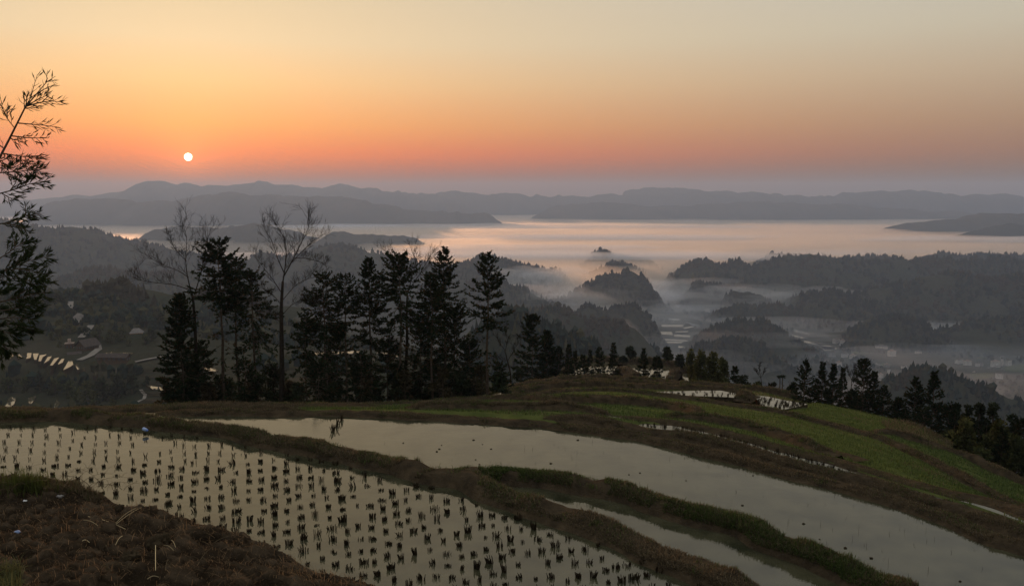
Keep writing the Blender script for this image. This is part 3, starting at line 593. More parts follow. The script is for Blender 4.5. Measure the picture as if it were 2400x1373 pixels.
for a, b, k, lab in STALKS:
    A, B = on_soil(*c4(*a)), on_soil(*c4(*b)); t = np.linspace(0, 1, 6)[:, None]; m = MB()
    pts = A * (1 - t) + B * t; pts[:, 2] += .035 + .03 * np.sin(t[:, 0] * 3.1)
    m.tube(pts - A, np.linspace(.006, .0045, 6), 5, np.array([.42, .34, .2]) * k)
    o = put('straw_stalk', m.mesh('straw_stalk', MSTRAW), label=lab, category='straw', group='straw stalks on the ploughed soil'); o.location = tuple(A)
def lump(name, p, r3, m, seed, **pr):
    r = np.random.default_rng(seed); u = np.linspace(0, 2 * math.pi, 29)[:-1]; v = np.linspace(-1.5, 1.5, 15); Uu, Vv = np.meshgrid(u, v, indexing='ij')
    x, y, z = np.cos(Uu) * np.cos(Vv), np.sin(Uu) * np.cos(Vv), np.sin(Vv)
    k = .85 + .7 * fbm(x * 2 + seed, y * 2 + z * 2, seed, 4) + .45 * fbm(x * 6, y * 6 + z * 5, seed + 1, 3)
    V = np.stack([x * k * r3[0], y * k * r3[1], z * k * r3[2]], -1); q = gridq(28, 15).tolist()
    q += [[27 * 15 + b, b, b + 1, 27 * 15 + b + 1] for b in range(14)]
    o = put(name, mesh(name, V.reshape(-1, 3), np.array(q), m, True), **pr); o.location = tuple(p); return o
for (X, Y, rx, rz, lab, sd) in ((1690, 900, .13, .15, 'tall rounded clod of fibrous soil, left of the pair', 5), (1815, 860, .12, .13, 'rounded clod of fibrous soil, right of the pair', 6),
                               (1440, 1010, .13, .10, 'large dark rounded clod in the hollow left of the pair', 8), (1290, 490, .09, .07, 'clod at the edge of the flooded stubble, near the leaning straws', 9)):
    lump('earth_clod', on_soil(*c4(X, Y + 60)) + np.array([0, .05, .03]), (rx, rx, rz), MROCK, sd, label=lab, category='clod', group='big clods on the ploughed soil')
for (X, Y, s_, lab, m) in ((275, 447, .035, 'small curved white shard on the soil below the green grass', MWHITE), (660, 400, .06, 'flat whitish scrap lying below the dry grass', MWALLG), (200, 790, .05, 'crumpled white and blue plastic scrap on the bare soil', MPALEBLUE)):
    lump('plastic_scrap', on_soil(*c4(X, Y)) + np.array([0, 0, .02]), (s_, s_ * .7, s_ * .5), m, int(X), label=lab, category='litter', group='litter on the ploughed soil')
# blue bottle on the bank
bp = at_z(340, 1006, .12); bo = empty('plastic_bottle', bp, 'small blue and pale plastic bottle lying on the near side of the bank', 'bottle')
m = MB(); ax = np.array([.13, -.04, -.04]); ts = np.array([0, .02, .1, .5, .75, .8, .86]); m.tube(np.array([-.5 * ax + t * ax for t in ts]), [.005, .03, .042, .042, .042, .038, .024], 12)
put('bottle_body', m.mesh('bottle_body', MPALEBLUE, True), bo)
m = MB(); m.tube(np.array([-.5 * ax + t * ax for t in (.86, .90, 1.08)]), [.024, .031, .027], 12); put('cap', m.mesh('cap', MBLUE, True), bo)

# ------------------------------------------------------------------ rice stubble
def clump(seed, h=.16, n=15, spread=.05):
    r = np.random.default_rng(seed); m = MB(); fl = r.random() < .14
    for k in range(n):
        a = r.random() * 6.28; d = spread * r.random() ** .6; b = np.array([math.cos(a) * d, math.sin(a) * d * .8, -.05])
        l = h * (.45 + .65 * r.random()); tilt = (.10 + (.9 if fl and r.random() < .35 else .30) * r.random()); e = b + np.array([math.cos(a) * tilt * l, math.sin(a) * tilt * l, l + .05])
        m.tube([b, e], [.0075, .006], 3, np.array([.028, .021, .013]) * (.5 + r.random()))
    return m.mesh('rice_stubble', MSTUB)
CL = [clump(200 + k, .050 + .013 * (k % 5), 12 + 4 * (k % 6), .040 + .010 * (k % 4)) for k in range(30)]
rs = np.random.default_rng(21); pts = []
bx, by = curve(BANK1, 300); 
for c in range(-3, 58):
    y = 985 + 14 * rs.random()
    while y < 1460:
        k = (y - HZ) / 645.0; y += 20.5 * k ** 1.25 * (.92 + .18 * rs.random())
        x = 505 + (c * 30.2 - 500) * (1 + (y - 1100) * .00042) + 3.5 * math.sin(y / 60 + c * .7) + 2.2 * rs.standard_normal()
        if y < np.interp(x, bx, by) + 6 or y > np.interp(x, [e[0] for e in EDGE], [e[1] for e in EDGE]) + 6 or x > 1800: continue
        if rs.random() < (.03 + .05 * (x > 900)): continue
        pts.append((x, y))
pts.sort(key=lambda p: -p[1])
inview = [p for p in pts if -10 < p[0] < 2410 and p[1] < 1385]
first = inview[:300]; rest = inview[300:] + [p for p in pts if p not in set(inview)]
for k, (x, y) in enumerate(first):
    o = put('rice_stubble', CL[rs.integers(30)], label='dark clump of cut rice stubble standing in the flooded near paddy', category='stubble', group='rice stubble clumps in the near paddy')
    o.location = tuple(at_z(x, y, 0.0)); o.rotation_euler = (.12 * rs.standard_normal(), .12 * rs.standard_normal(), 6.28 * rs.random()); s_ = .78 + .4 * rs.random(); o.scale = (s_, s_, s_ * (.8 + .4 * rs.random()))
def joined_clumps(name, Ps, hs, seed):
    r = np.random.default_rng(seed); m = MB()
    for p, h in zip(Ps, hs):
        n = 7 if h < .3 else 5
        for _ in range(n):
            a = r.random() * 6.28; d = .35 * h * r.random(); b = p + np.array([math.cos(a) * d, math.sin(a) * d, -.03]); l = h * (.5 + .6 * r.random())
            m.tube([b, b + np.array([math.cos(a) * .3 * l, math.sin(a) * .3 * l, l + .03])], [.055 * h + .003, .04 * h + .002], 3, np.array([.028, .021, .013]) * (.5 + r.random()))
    return put(name, m.mesh(name, MSTUB), kind='stuff')
Ps = [at_z(x, y, 0.0) for x, y in rest]; hs = [.085 * (.7 + .6 * rs.random()) for _ in Ps]
for k in range(95):                                  # strip paddy between the dry banks
    x = 1505 + 890 * k / 150 + 6 * rs.standard_normal(); y = np.interp(x, [p[0] for p in BANK5], [p[1] for p in BANK5]) + 2 + 7 * rs.random(); Ps.append(at_z(x, y, zD)); hs.append(.07 + .05 * rs.random())
joined_clumps('rice_stubble_field', Ps, hs, 31)
Ps = []; hs = []
for k in range(90):
    x = 1500 + 250 * rs.random(); lo = np.interp(x, [1490, 1560, 1690, 1740, 1758], [919, 917, 915, 924, 933]); hi = np.interp(x, [1490, 1560, 1640, 1758], [920, 926, 928, 935]); Ps.append(at_z(x, lo + (hi - lo) * rs.random(), -6.1)); hs.append(.07 + .07 * rs.random())
for k in range(95):
    x = 1775 + 110 * rs.random(); lo = np.interp(x, [1768, 1832, 1893], [927, 937, 947]); hi = np.interp(x, [1768, 1785, 1826, 1893], [930, 951, 960, 948]); Ps.append(at_z(x, lo + (hi - lo) * rs.random(), -6.3)); hs.append(.09 + .07 * rs.random())
for k in range(60):
    x = 1205 + 80 * rs.random(); lo = np.interp(x, [1200, 1235, 1292], [934, 926, 921]); hi = np.interp(x, [1200, 1235, 1272, 1292], [935, 935, 928, 922]); Ps.append(at_z(x, lo + (hi - lo) * rs.random(), -6.2)); hs.append(.12 + .08 * rs.random())
joined_clumps('rice_stubble_field', Ps, hs, 32)
Ps = []; hs = []
for k in range(90):
    x = 1345 + 280 * rs.random(); y = 858 + 30 * rs.random(); Ps.append(at_z(x, y, -22.2)); hs.append(.16 + .1 * rs.random())
joined_clumps('rice_stubble_field', Ps, hs, 33)
# mud lumps and stray stems breaking the surface of the middle paddy
MUD = [(1035, 1043), (1057, 1045), (1030, 1052), (1013, 1061), (1024, 1058), (1103, 1050), (1110, 1031), (1131, 1009), (1131, 1041), (1121, 1061), (1115, 1077), (1027, 1076), (1124, 1088), (1136, 1100), (1164, 1101), (929, 1036), (945, 1038), (1073, 1019), (1151, 1052), (1236, 1070), (1291, 1086), (1305, 1098), (1354, 1031), (1398, 1039), (1474, 1112), (1480, 1101), (1500, 1108), (1526, 1114),
       (1608, 1126), (1631, 1136), (1740, 1184), (1769, 1193), (1722, 1203), (1854, 1218), (1883, 1227), (1887, 1251), (1921, 1263), (1952, 1271), (1981, 1284), (2097, 1227), (2042, 1308), (2122, 1296), (2250, 1362), (1681, 1103), (1765, 1114)]
for k, (x, y) in enumerate(MUD[::2]):
    s_ = .018 + .022 * rs.random()
    lump('mud_lump', at_z(x, y, zB) + np.array([0, 0, .005]), (s_, s_ * .8, s_ * .6), MBANK, 300 + k, label='dark mud lump just breaking the surface of the open middle paddy', category='mud lump', group='mud lumps in the middle paddy')
for k, (x, y, h) in enumerate([(779, 1012, .2), (783, 1008, .2), (789, 1002, .22), (793, 994, .22), (800, 986, .22)]):
    m = MB()
    for q in range(6): m.tube([(.03 * rs.standard_normal(), .02 * rs.standard_normal(), -.05), (.04 * rs.standard_normal(), .03 * rs.standard_normal(), h * (.6 + .5 * rs.random()))], [.012, .008], 4, (.028, .021, .013))
    o = put('stubble_tuft', m.mesh('stubble_tuft', MSTUB), label='dark tuft standing in the short row at the far end of the open paddy', category='stubble', group='row of tufts in the middle paddy'); o.location = tuple(at_z(x, y, zB))
n = 900; xw = 900 + 1450 * rs.random(n); yw = np.interp(xw, [p[0] for p in BANK3], [p[1] for p in BANK3]) + 6 + 250 * rs.random(n) ** 1.2
Pw = at_z(xw, yw, zB)
k_ = rs.random(n) < .3; blades('water_weeds', Pw[k_], np.full(k_.sum(), .12), .006, np.full((k_.sum(), 3), .04), None, .9, .6, seed=88)

# ------------------------------------------------------------------ trees
NG = np.array([0.014, 0.022, 0.011])
def needle_strips(B, Dv, Ln, Wd, tints, r):
    """kite-shaped needle sprays from B along Dv"""
    n = len(B); ref = r.standard_normal((n, 3)); s = np.cross(Dv, ref); s /= np.linalg.norm(s, axis=1)[:, None] + 1e-9
    m = B + Dv * (Ln * .4)[:, None]; w = s * (Wd / 2)[:, None]
    V = np.stack([B, m - w, B + Dv * Ln[:, None], m + w], 1).reshape(-1, 3); q = np.arange(n)[:, None] * 4 + np.array([[0, 1, 2, 3]])
    return V, q, np.repeat(tints, 4, 0)
def conifer_mesh(h, cr, cb, seed, gap=.235, dens=1.0, shape=.8, droop=.25, wood=1.0, spray=.26, lean=0.0, flat=0.0, green=1.0, jit=.30, tr=None, ns=None):
    """h height, cr crown radius, cb height of the lowest full branches; returns trunk and crown meshes"""
    r = np.random.default_rng(seed); tr = tr or max(.035, h * .011); T = MB()
    zs = np.linspace(-.3, h, 14); bx_ = .12 * h * .1 * fbm(zs / 3, zs * 0 + seed, seed, 2); tx = bx_ + lean * zs / h; ty = .1 * fbm(zs / 3, zs * 0 + seed + 9, seed, 2)
    T.tube(np.stack([tx, ty, zs], -1), np.linspace(tr, .012, 14), 6)
    FB, FD_, FL, FW, FT = [], [], [], [], []
    z = cb * .35 if wood else cb
    while z < h - .06:
        t = (z - cb) / (h - cb); low = t < 0; tt = max(t, 0)
        nb = r.integers(1, 3) if low else r.integers(4, 7)
        for _ in range(nb):
            if not low and r.random() > dens: continue
            if low and r.random() < .45: continue
            prof = (min(1, .55 + tt * 3.0) * (1 - tt) ** shape * (1 - flat) + flat * (1 - tt ** 3)) if not low else .55
            l = max(.10 + .05 * cr, cr * prof * (.86 - jit + 2 * jit * r.random())); az = r.random() * 6.283
            up = -.15 - droop + (droop + .95) * tt + .25 * r.standard_normal() * .6
            s = np.linspace(0, 1, 6); rad = l * s; hz = l * (up * s - droop * 1.1 * s ** 2 + .55 * s ** 3 * (0.5 + droop))
            cx_ = np.interp(z, zs, tx); cy_ = np.interp(z, zs, ty); wob = az + .25 * s * r.standard_normal()
            P = np.stack([cx_ + np.cos(wob) * rad, cy_ + np.sin(wob) * rad, z + hz], -1)
            T.tube(P, np.linspace(min(.022, .010 + l * .008), .004, 6), 3, cap=False)
            nsp = int((ns or (11 + 17 * l)) * (.3 if low else 1)); f = (.10 + .90 * r.random(nsp) ** .8) * 5; i = np.minimum(f.astype(int), 4); g = (f - i)[:, None]
            b = P[i] * (1 - g) + P[i + 1] * g; d = P[i + 1] - P[i]; d /= np.linalg.norm(d, axis=1)[:, None]
            side = np.cross(d, [0, 0, 1]); side /= np.linalg.norm(side, axis=1)[:, None] + 1e-9
            v = d * .75 + side * (r.choice([-1, 1], nsp) * (.35 + .6 * r.random(nsp)))[:, None] + np.array([0, 0, 1.]) * (.12 + .35 * r.standard_normal(nsp))[:, None] - np.array([0, 0, .25 * droop])
            v /= np.linalg.norm(v, axis=1)[:, None]
            b[:, 2] += r.standard_normal(nsp) * min(.035, .05 * l)
            FB.append(b); FD_.append(v); FL.append(np.minimum(spray * (1 - .45 * tt), .10 + .55 * l) * (.5 + .8 * r.random(nsp))); FW.append(spray * (.20 + .20 * r.random(nsp)))
            c = NG * green * (.55 + .9 * r.random((nsp, 1))) * (.8 + .5 * r.random()); brown = r.random((nsp, 1)) < (.12 + .2 * low); FT.append(np.where(brown, np.array([.05, .035, .018]) * (.6 + .6 * r.random((nsp, 1))), c))
        z += gap * (.6 + .7 * r.random()) * (1 - .45 * tt)
    B, Dv, Ln, Wd, Tt = np.concatenate(FB), np.concatenate(FD_), np.concatenate(FL), np.concatenate(FW), np.concatenate(FT)
    # every spray carries two finer side sprays
    B2 = np.concatenate([B, B + Dv * (Ln * .3)[:, None], B + Dv * (Ln * .45)[:, None]])
    jit = r.standard_normal(Dv.shape) * .55; D2 = np.concatenate([Dv, Dv + jit, Dv - jit]); D2 /= np.linalg.norm(D2, axis=1)[:, None]
    V, q, tt_ = needle_strips(B2, D2, np.concatenate([Ln, Ln * .6, Ln * .5]), np.concatenate([Wd, Wd * .7, Wd * .6]), np.concatenate([Tt] * 3), r)
    return T.mesh('trunk', MBARK), mesh('crown', V, [q], MNEEDLE, False, tt_)
def plant(kind, pos, parts, label, cat, group=None, rz=0.0, s=1.0):
    o = empty(kind, pos, label, cat, group, rz); o.scale = (s, s, s)
    for nme, me in parts: put(nme, me, o)
    return o
def copy_tree(src, pos, rz, s, label):
    o = src.copy(); COL.objects.link(o); o.location = tuple(float(q) for q in pos); o.rotation_euler = (0, 0, rz); o.scale = s if isinstance(s, tuple) else (s, s, s); o['label'] = label
    for ch in src.children:
        c = ch.copy(); COL.objects.link(c); c.parent = o
    return o
def conifer(px, pt, D, hw, pcb, label, seed, pb=None, group='conifers at the edge of the terraces', **k):
    """px axis, pt top row, pcb row of the lowest full branches, hw half width, all in photo pixels at distance D"""
    X = xat(px, pt, D); zb = float(ground_z(X, D)) if pb is None else float(zat(pb, D)); zt = float(zat(pt, D)); cb = float(zat(pcb, D)) - zb
    tm, cm = conifer_mesh(zt - zb, hw * (1.38 if group == 'row of trees below the middle paddy' else 1.16) * D / F_PX, max(.1, cb), seed, **k)
    return plant('conifer', (X, D, zb), [('trunk', tm), ('crown', cm)], label, 'conifer', group)
G1n = 'row of trees below the middle paddy'
conifer(417, 694, 49, 52, 930, 'low broad conifer bushy down to the ground, outermost left of the row', 1, group=G1n, shape=.55, wood=0, dens=1, spray=.30)
conifer(511, 566, 50, 56, 700, 'tall conifer with ragged dense top and bare lower trunk, right of the first leafless tree', 2, group=G1n, shape=.45, droop=.35, spray=.30)
conifer(548, 604, 52, 46, 720, 'conifer close behind the ragged-topped tall one, its crown a little lower', 3, group=G1n, shape=.5, droop=.4)
conifer(591, 642, 50, 58, 800, 'drooping open conifer between the ragged-topped tall one and the big leafless tree', 4, group=G1n, shape=.4, droop=.6, dens=.85)
conifer(574, 845, 48, 40, 935, 'small drooping conifer at the foot of the trunks left of the big leafless tree', 5, group=G1n, shape=.5, droop=.5, wood=0)
conifer(714, 747, 49, 48, 850, 'short drooping conifer just right of the big leafless tree', 6, group=G1n, shape=.4, droop=.6)
conifer(757, 648, 50, 46, 770, 'broad flat-topped conifer, left of the two twin flat tops', 7, group=G1n, shape=.35, flat=.35, droop=.4)
conifer(806, 648, 51, 40, 780, 'broad flat-topped conifer, right of the two twin flat tops', 8, group=G1n, shape=.4, flat=.25, droop=.35)
conifer(745, 850, 47, 60, 935, 'low spreading conifer under the twin flat tops', 9, group=G1n, shape=.5, wood=0, droop=.5)
conifer(864, 601, 51, 46, 800, 'slender pointed conifer with narrow tip, left of the broad one with bare twigs behind', 10, group=G1n, shape=.75, droop=.3)
conifer(937, 599, 50, 62, 740, 'broad dense conifer with bare twigs showing behind its top', 11, group=G1n, shape=.45, droop=.45, spray=.3)
conifer(1041, 584, 54, 50, 740, 'tall pointed conifer second from the right end, behind a shorter one', 12, group=G1n, shape=.7, droop=.35)
conifer(1011, 644, 50, 42, 780, 'shorter conifer with pale straight trunk in front of the tall pointed one', 13, group=G1n, shape=.5, droop=.4)
conifer(1142, 590, 50, 54, 765, 'tall symmetrical conifer on a long clean trunk, alone at the right end of the row', 14, group=G1n, shape=.72, droop=.22, spray=.28, dens=1, gap=.3, tr=.15)
for k_, (px, pt, D, hw, pcb, lab) in enumerate([(905, 800, 52, 60, 925, 'dark bushy young conifer under the slender pointed tree'), (985, 760, 53, 66, 920, 'dark bushy young conifer under the broad dense tree'),
        (1065, 720, 55, 62, 900, 'dark bushy young conifer under the tall pointed tree'), (1100, 800, 53, 48, 915, 'small dark conifer left of the long clean trunk'), (845, 830, 48, 48, 935, 'low dark conifer in the gap right of the twin flat tops'),
        (640, 860, 53, 44, 935, 'small drooping conifer behind the foot of the big leafless tree'), (470, 800, 52, 50, 935, 'dark low conifer behind the first leafless tree'),
        (790, 770, 54, 52, 910, 'dim conifer standing behind the twin flat tops'), (1030, 860, 51, 50, 925, 'low dark conifer by the pale straight trunk'), (1170, 850, 58, 36, 920, 'small dark conifer right of the long clean trunk')]):
    conifer(px, pt, D, hw, pcb, lab, 40 + k_, group=G1n, shape=.5, wood=0, droop=.35)
G2n = 'conifers round the hilltop terraces'
conifer(1248, 741, 82, 44, 885, 'large dense cone-shaped conifer left of the hilltop terraces', 21, pb=905, group=G2n, shape=.5, wood=0, droop=.2, spray=.4, gap=.4)
conifer(1283, 775, 84, 30, 885, 'dense conifer leaning on the right side of the large cone-shaped one', 22, pb=905, group=G2n, shape=.6, wood=0, spray=.38)
for k_, (px, pt, pb, D, hw, lab, sh) in enumerate([(1310, 813, 900, 84, 24, 'dark narrow conifer left of the shoulder pools', .6), (1333, 808, 895, 88, 13, 'thin tall conifer beside the dark narrow one, left of the pools', .5), (1348, 824, 892, 86, 14, 'small conifer before the left edge of the pools', .8),
        (1366, 834, 890, 84, 17, 'small squat conifer before the left pool', .8), (1383, 822, 890, 88, 11, 'thin sparse sapling before the left pool', .9), (1406, 813, 888, 84, 17, 'dense conifer before the left pool', .6), (1438, 803, 888, 83, 17, 'tallest cone-shaped conifer before the pools', .75),
        (1509, 819, 888, 83, 17, 'neat cone-shaped conifer before the middle pool', .75), (1540, 838, 892, 82, 19, 'bushy conifer before the right half of the middle pool', .5), (1722, 858, 915, 74, 17, 'lone small conifer right of the bamboo', .8),
        (1811, 896, 925, 72, 18, 'low bushy conifer left of the two little palms', .8)]):
    conifer(px, pt, D, hw, pb - 6, lab, 60 + k_, pb=pb, group=G2n, shape=sh, wood=0, droop=.15, spray=.28, gap=.27, jit=.12)
G3n = 'conifers below the right-hand field'
for k_, (px, pt, pb, D, hw, lab, sh) in enumerate([(1888, 846, 945, 62, 36, 'cone-shaped conifer with open tip, first of the group below the right-hand field', .85), (1928, 851, 952, 62, 26, 'slim conifer second in the group below the right-hand field', .85), (1955, 853, 958, 61, 24, 'slim conifer third in the group, close beside the second', .85),
        (1977, 864, 958, 66, 16, 'faint sparse conifer behind the third one of the group', .9), (2026, 844, 975, 60, 32, 'dense dark round-topped conifer, tallest of the group', .42), (2050, 872, 980, 60, 26, 'slim conifer close on the right of the dense round-topped one', .8), (2073, 904, 985, 59, 32, 'short conifer with thin tip ending the group', .9),
        (2147, 884, 1010, 55, 44, 'broad conifer with long bare tip, left of the pair', .85), (2191, 872, 1020, 54, 40, 'tallest pointed conifer of the pair above the bamboo', .85), (2165, 960, 1025, 52, 46, 'low dark conifer at the foot of the pair', .6), (2225, 950, 1040, 52, 44, 'dark conifer right of the pair, lower', .6), (2395, 985, 1130, 46, 34, 'dark conifer cut off by the frame edge', .6)]):
    conifer(px, pt, D, hw, pb - 8, lab, 80 + k_, pb=pb, group=G3n, shape=sh, wood=0, droop=.12, spray=.24, gap=.22, jit=.12)
# dim firs standing a little lower behind, to close the belt
for k_, (px, pt, D, hw, lab) in enumerate([(1860, 900, 68, 26, 'low dark conifer left of the group below the right-hand field'), (2000, 915, 64, 34, 'low dark conifer between the slim trees and the round-topped one'), (2105, 935, 60, 28, 'low dark conifer in the gap left of the pair')]):
    conifer(px, pt, D, hw, pt + 100, lab, 95 + k_, pb=pt + 110, group=G3n, shape=.6, wood=0, droop=.12, spray=.32)
for k_, (px, pt, pb, D, hw, lab) in enumerate([(2240, 962, 1055, 50, 30, 'dark pointed conifer left of the bright green bamboo, lower slope'), (2278, 980, 1078, 48, 26, 'dark pointed conifer rising between the two brightest bamboos'), (2312, 996, 1095, 47, 26, 'dark pointed conifer just left of the yellow-green bamboo'), (2352, 1004, 1118, 45, 28, 'dark pointed conifer just right of the yellow-green bamboo'),
        (2122, 962, 1012, 57, 24, 'small dark conifer filling the gap left of the broad one'), (2012, 928, 978, 63, 26, 'small dark conifer in front of the round-topped one'), (1908, 906, 952, 64, 22, 'small dark conifer between the first and the slim second'), (1942, 914, 956, 63, 20, 'small dark conifer at the foot of the slim pair'), (1868, 918, 942, 66, 18, 'smallest dark conifer beginning the belt below the field')]):
    conifer(px, pt, D, hw, pb - 8, lab, 120 + k_, pb=pb, group=G3n, shape=.8, wood=0, droop=.12, spray=.24, gap=.24, jit=.12)
# leafless trees
def bare_tree(px, path, D, label, seed, limbs, r0, lv=4, group='leafless trees', pb=None):
    """path: trunk pixels from the bottom up; limbs: list of pixel polylines"""
    r = np.random.default_rng(seed); base = np.array([xat(path[0][0], path[0][1], D), D, float(zat(path[0][1], D))])
    T = MB(); Br = MB()
    def P3(pl, dy=0.0):
        out = []; m = len(pl)
        for i, (x, y) in enumerate(pl): out.append(at_d(x, y, D + dy * i / max(1, m - 1)) - base)
        return np.array(out)
    def smooth(p, n=10):
        d = np.linspace(0, 1, len(p)); s = np.linspace(0, 1, n); q = np.stack([np.interp(s, d, p[:, i]) for i in range(3)], -1)
        q[1:-1] = (q[:-2] + 2 * q[1:-1] + q[2:]) / 4; return q
    tp = smooth(P3(path), 14); tp[0, 2] -= 3; T.tube(tp, np.linspace(r0, r0 * .45, 14), 7)
    def grow(p, d, l, rad, depth):
        n = 5; pts = [p]; dd = d.copy()
        for i in range(n):
            dd = dd + r.standard_normal(3) * .16 + np.array([0, 0, .10]); dd /= np.linalg.norm(dd); pts.append(pts[-1] + dd * l / n)
        pts = np.array(pts); Br.tube(pts, np.linspace(rad, max(.0045, rad * .45), n + 1), 3, cap=False)
        if depth < lv:
            kids = r.integers(3, 6) if depth < lv - 1 else r.integers(2, 5)
            for _ in range(kids):
                f = .25 + .75 * r.random(); i = int(f * n) if f < 1 else n; i = min(i, n); q = pts[i]; e = r.standard_normal(3); e -= dd * np.dot(e, dd); e /= np.linalg.norm(e) + 1e-9
                a = .5 + .45 * r.random(); nd = dd * math.cos(a) + e * math.sin(a) + np.array([0, 0, .15]); nd /= np.linalg.norm(nd)
                grow(q, nd, l * (.42 + .25 * r.random()), max(.005, rad * .5), depth + 1)
    for pl, dy, rad in limbs:
        rad *= .72; p = smooth(P3(pl, dy), 10); Br.tube(p, np.linspace(rad, .010, 10), 5, cap=False)
        L_ = np.linalg.norm(np.diff(p, axis=0), axis=1).sum()
        for i in range(2, 10):
            for _ in range(2 if i < 9 else 3):
                dd = p[i] - p[i - 1]; dd /= np.linalg.norm(dd); e = r.standard_normal(3); e[1] *= .7; e -= dd * np.dot(e, dd); e /= np.linalg.norm(e) + 1e-9; a = .45 + .5 * r.random()
                nd = dd * math.cos(a) + e * math.sin(a) + np.array([0, 0, .25]); nd /= np.linalg.norm(nd); grow(p[i], nd, L_ * (.20 + .16 * r.random()), rad * .3, lv - 2)
    return plant('leafless_tree', base, [('trunk', T.mesh('trunk', MTRUNK, True)), ('branches', Br.mesh('branches', MTWIG))], label, 'leafless tree', group)
bare_tree(464, [(466, 950), (460, 860), (458, 780), (453, 700), (447, 681)], 50.5, 'leafless tree with long level limbs reaching left, first in the row', 301,
    [([(447, 681), (437, 640), (434, 600), (440, 560), (430, 530)], .6, .05), ([(456, 690), (468, 650), (478, 610), (482, 575), (488, 555)], -.5, .045), ([(447, 681), (415, 668), (380, 664), (345, 660), (323, 654)], -.4, .04), ([(442, 650), (415, 632), (390, 625), (365, 612), (350, 603)], .8, .034),
     ([(437, 612), (420, 595), (405, 575), (398, 552)], -.7, .028), ([(436, 600), (452, 585), (470, 575), (486, 570)], .9, .026), ([(470, 640), (482, 618), (496, 596)], .7, .02)], .13)
bare_tree(660, [(661, 955), (661, 870), (660, 780), (659, 720), (663, 660)], 49.5, 'big leafless tree with wide fine spreading crown, tallest in the row', 302,
    [([(663, 660), (668, 628), (672, 595), (668, 560), (650, 530)], .7, .06), ([(664, 650), (685, 612), (705, 570), (720, 545), (725, 518)], -.6, .055), ([(666, 640), (650, 605), (640, 570), (620, 535)], -.8, .045), ([(680, 618), (702, 596), (725, 572), (752, 552)], .8, .038), ([(690, 605), (715, 605), (738, 610), (760, 618)], -.4, .03),
     ([(662, 690), (640, 655), (620, 630), (600, 605)], .9, .034), ([(660, 715), (640, 690), (618, 678), (600, 662)], -.9, .026), ([(661, 705), (690, 670), (715, 655), (745, 648)], .9, .03), ([(660, 740), (685, 712), (705, 705), (730, 706)], -.6, .022), ([(660, 760), (642, 738), (625, 730)], .5, .018), ([(660, 885), (645, 872), (632, 850)], .3, .02)], .17)
bare_tree(945, [(950, 950), (950, 870), (955, 800), (952, 740), (955, 690)], 53, 'leafless tree mostly hidden behind the broad dense conifer, bare twigs above it', 303,
    [([(955, 690), (940, 650), (925, 620), (905, 590)], .5, .04), ([(955, 690), (968, 640), (975, 610), (965, 588)], -.5, .04), ([(958, 680), (985, 640), (1000, 615), (1010, 598)], .6, .04), ([(952, 830), (930, 815), (915, 795)], -1.2, .03)], .12, group='leafless trees')
bare_tree(1195, [(1198, 900), (1196, 870), (1188, 840), (1183, 820)], 70, 'small leafless tree between the end conifer and the large cone-shaped one', 304,
    [([(1183, 820), (1172, 805), (1165, 790)], .4, .035), ([(1184, 822), (1190, 800), (1186, 782)], -.4, .035), ([(1190, 845), (1205, 820), (1215, 800)], .4, .03), ([(1192, 855), (1175, 842), (1160, 840)], .3, .025)], .08)
bare_tree(1781, [(1786, 915), (1784, 890), (1782, 878)], 74, 'thin leafless sapling right of the bamboo', 305, [([(1782, 878), (1780, 866), (1781, 855)], .2, .025), ([(1783, 885), (1790, 874), (1793, 866)], .2, .02), ([(1783, 885), (1775, 876), (1771, 868)], -.2, .02)], .04, lv=3)
bare_tree(1996, [(1992, 965), (1994, 930), (1996, 890)], 64, 'thin leafless tree between the slim conifers and the round-topped one', 306, [([(1996, 890), (1990, 876), (1984, 864)], .3, .025), ([(1996, 890), (2002, 874), (2004, 862)], -.3, .025), ([(1995, 905), (2004, 890), (2010, 880)], .3, .02)], .045, lv=3)
# broad-leaved trees and bushes
MLEAF = mat('leaves', (0.04, 0.05, 0.02), 0.8, tint=True, trans=0.25)
def leafy_mesh(h, w, seed, col, n=900, leaf=.16, tr=.06, low=.2, clumps=9, upright=False):
    r = np.random.default_rng(seed); T = MB(); T.tube([(0, 0, -.4), (.03 * h, 0, h * .4), (0, .02 * h, h * .75)], [tr, tr * .7, tr * .3], 6)
    cs_ = []; 
    for k in range(clumps):
        a = r.random() * 6.28; t = low + (1 - low) * (k + .5) / clumps; rr = w * (.75 * math.sin(math.pi * min(.97, .25 + .72 * t))) * r.random() ** .5
        c = np.array([math.cos(a) * rr, math.sin(a) * rr, h * t * .9]); cs_.append(c); T.tube([(0, 0, h * t * .45), c * [.5, .5, 1] * [1, 1, .85], c], [tr * .4, tr * .25, .008], 3, cap=False)
    cs_ = np.array(cs_); i = r.integers(0, clumps, n); g = r.standard_normal((n, 3)); g /= np.linalg.norm(g, axis=1)[:, None]; rad = (w * .36 * (.55 + .6 * r.random(clumps)))[i] * r.random(n) ** .45
    B = cs_[i] + g * rad[:, None] * np.array([1, 1, 1.7 if upright else .8]); d = g + r.standard_normal((n, 3)) * .6 + np.array([0, 0, .5 if upright else -.1]); d /= np.linalg.norm(d, axis=1)[:, None]
    tn = np.array(col) * (.5 + .9 * r.random((n, 1))) * (.7 + .6 * r.random(clumps))[i][:, None]
    V, q, t_ = needle_strips(B, d, leaf * (.6 + .8 * r.random(n)), leaf * (.45 + .4 * r.random(n)), tn, r)
    return T.mesh('trunk', MBARK), mesh('crown', V, [q], MLEAF, False, t_)
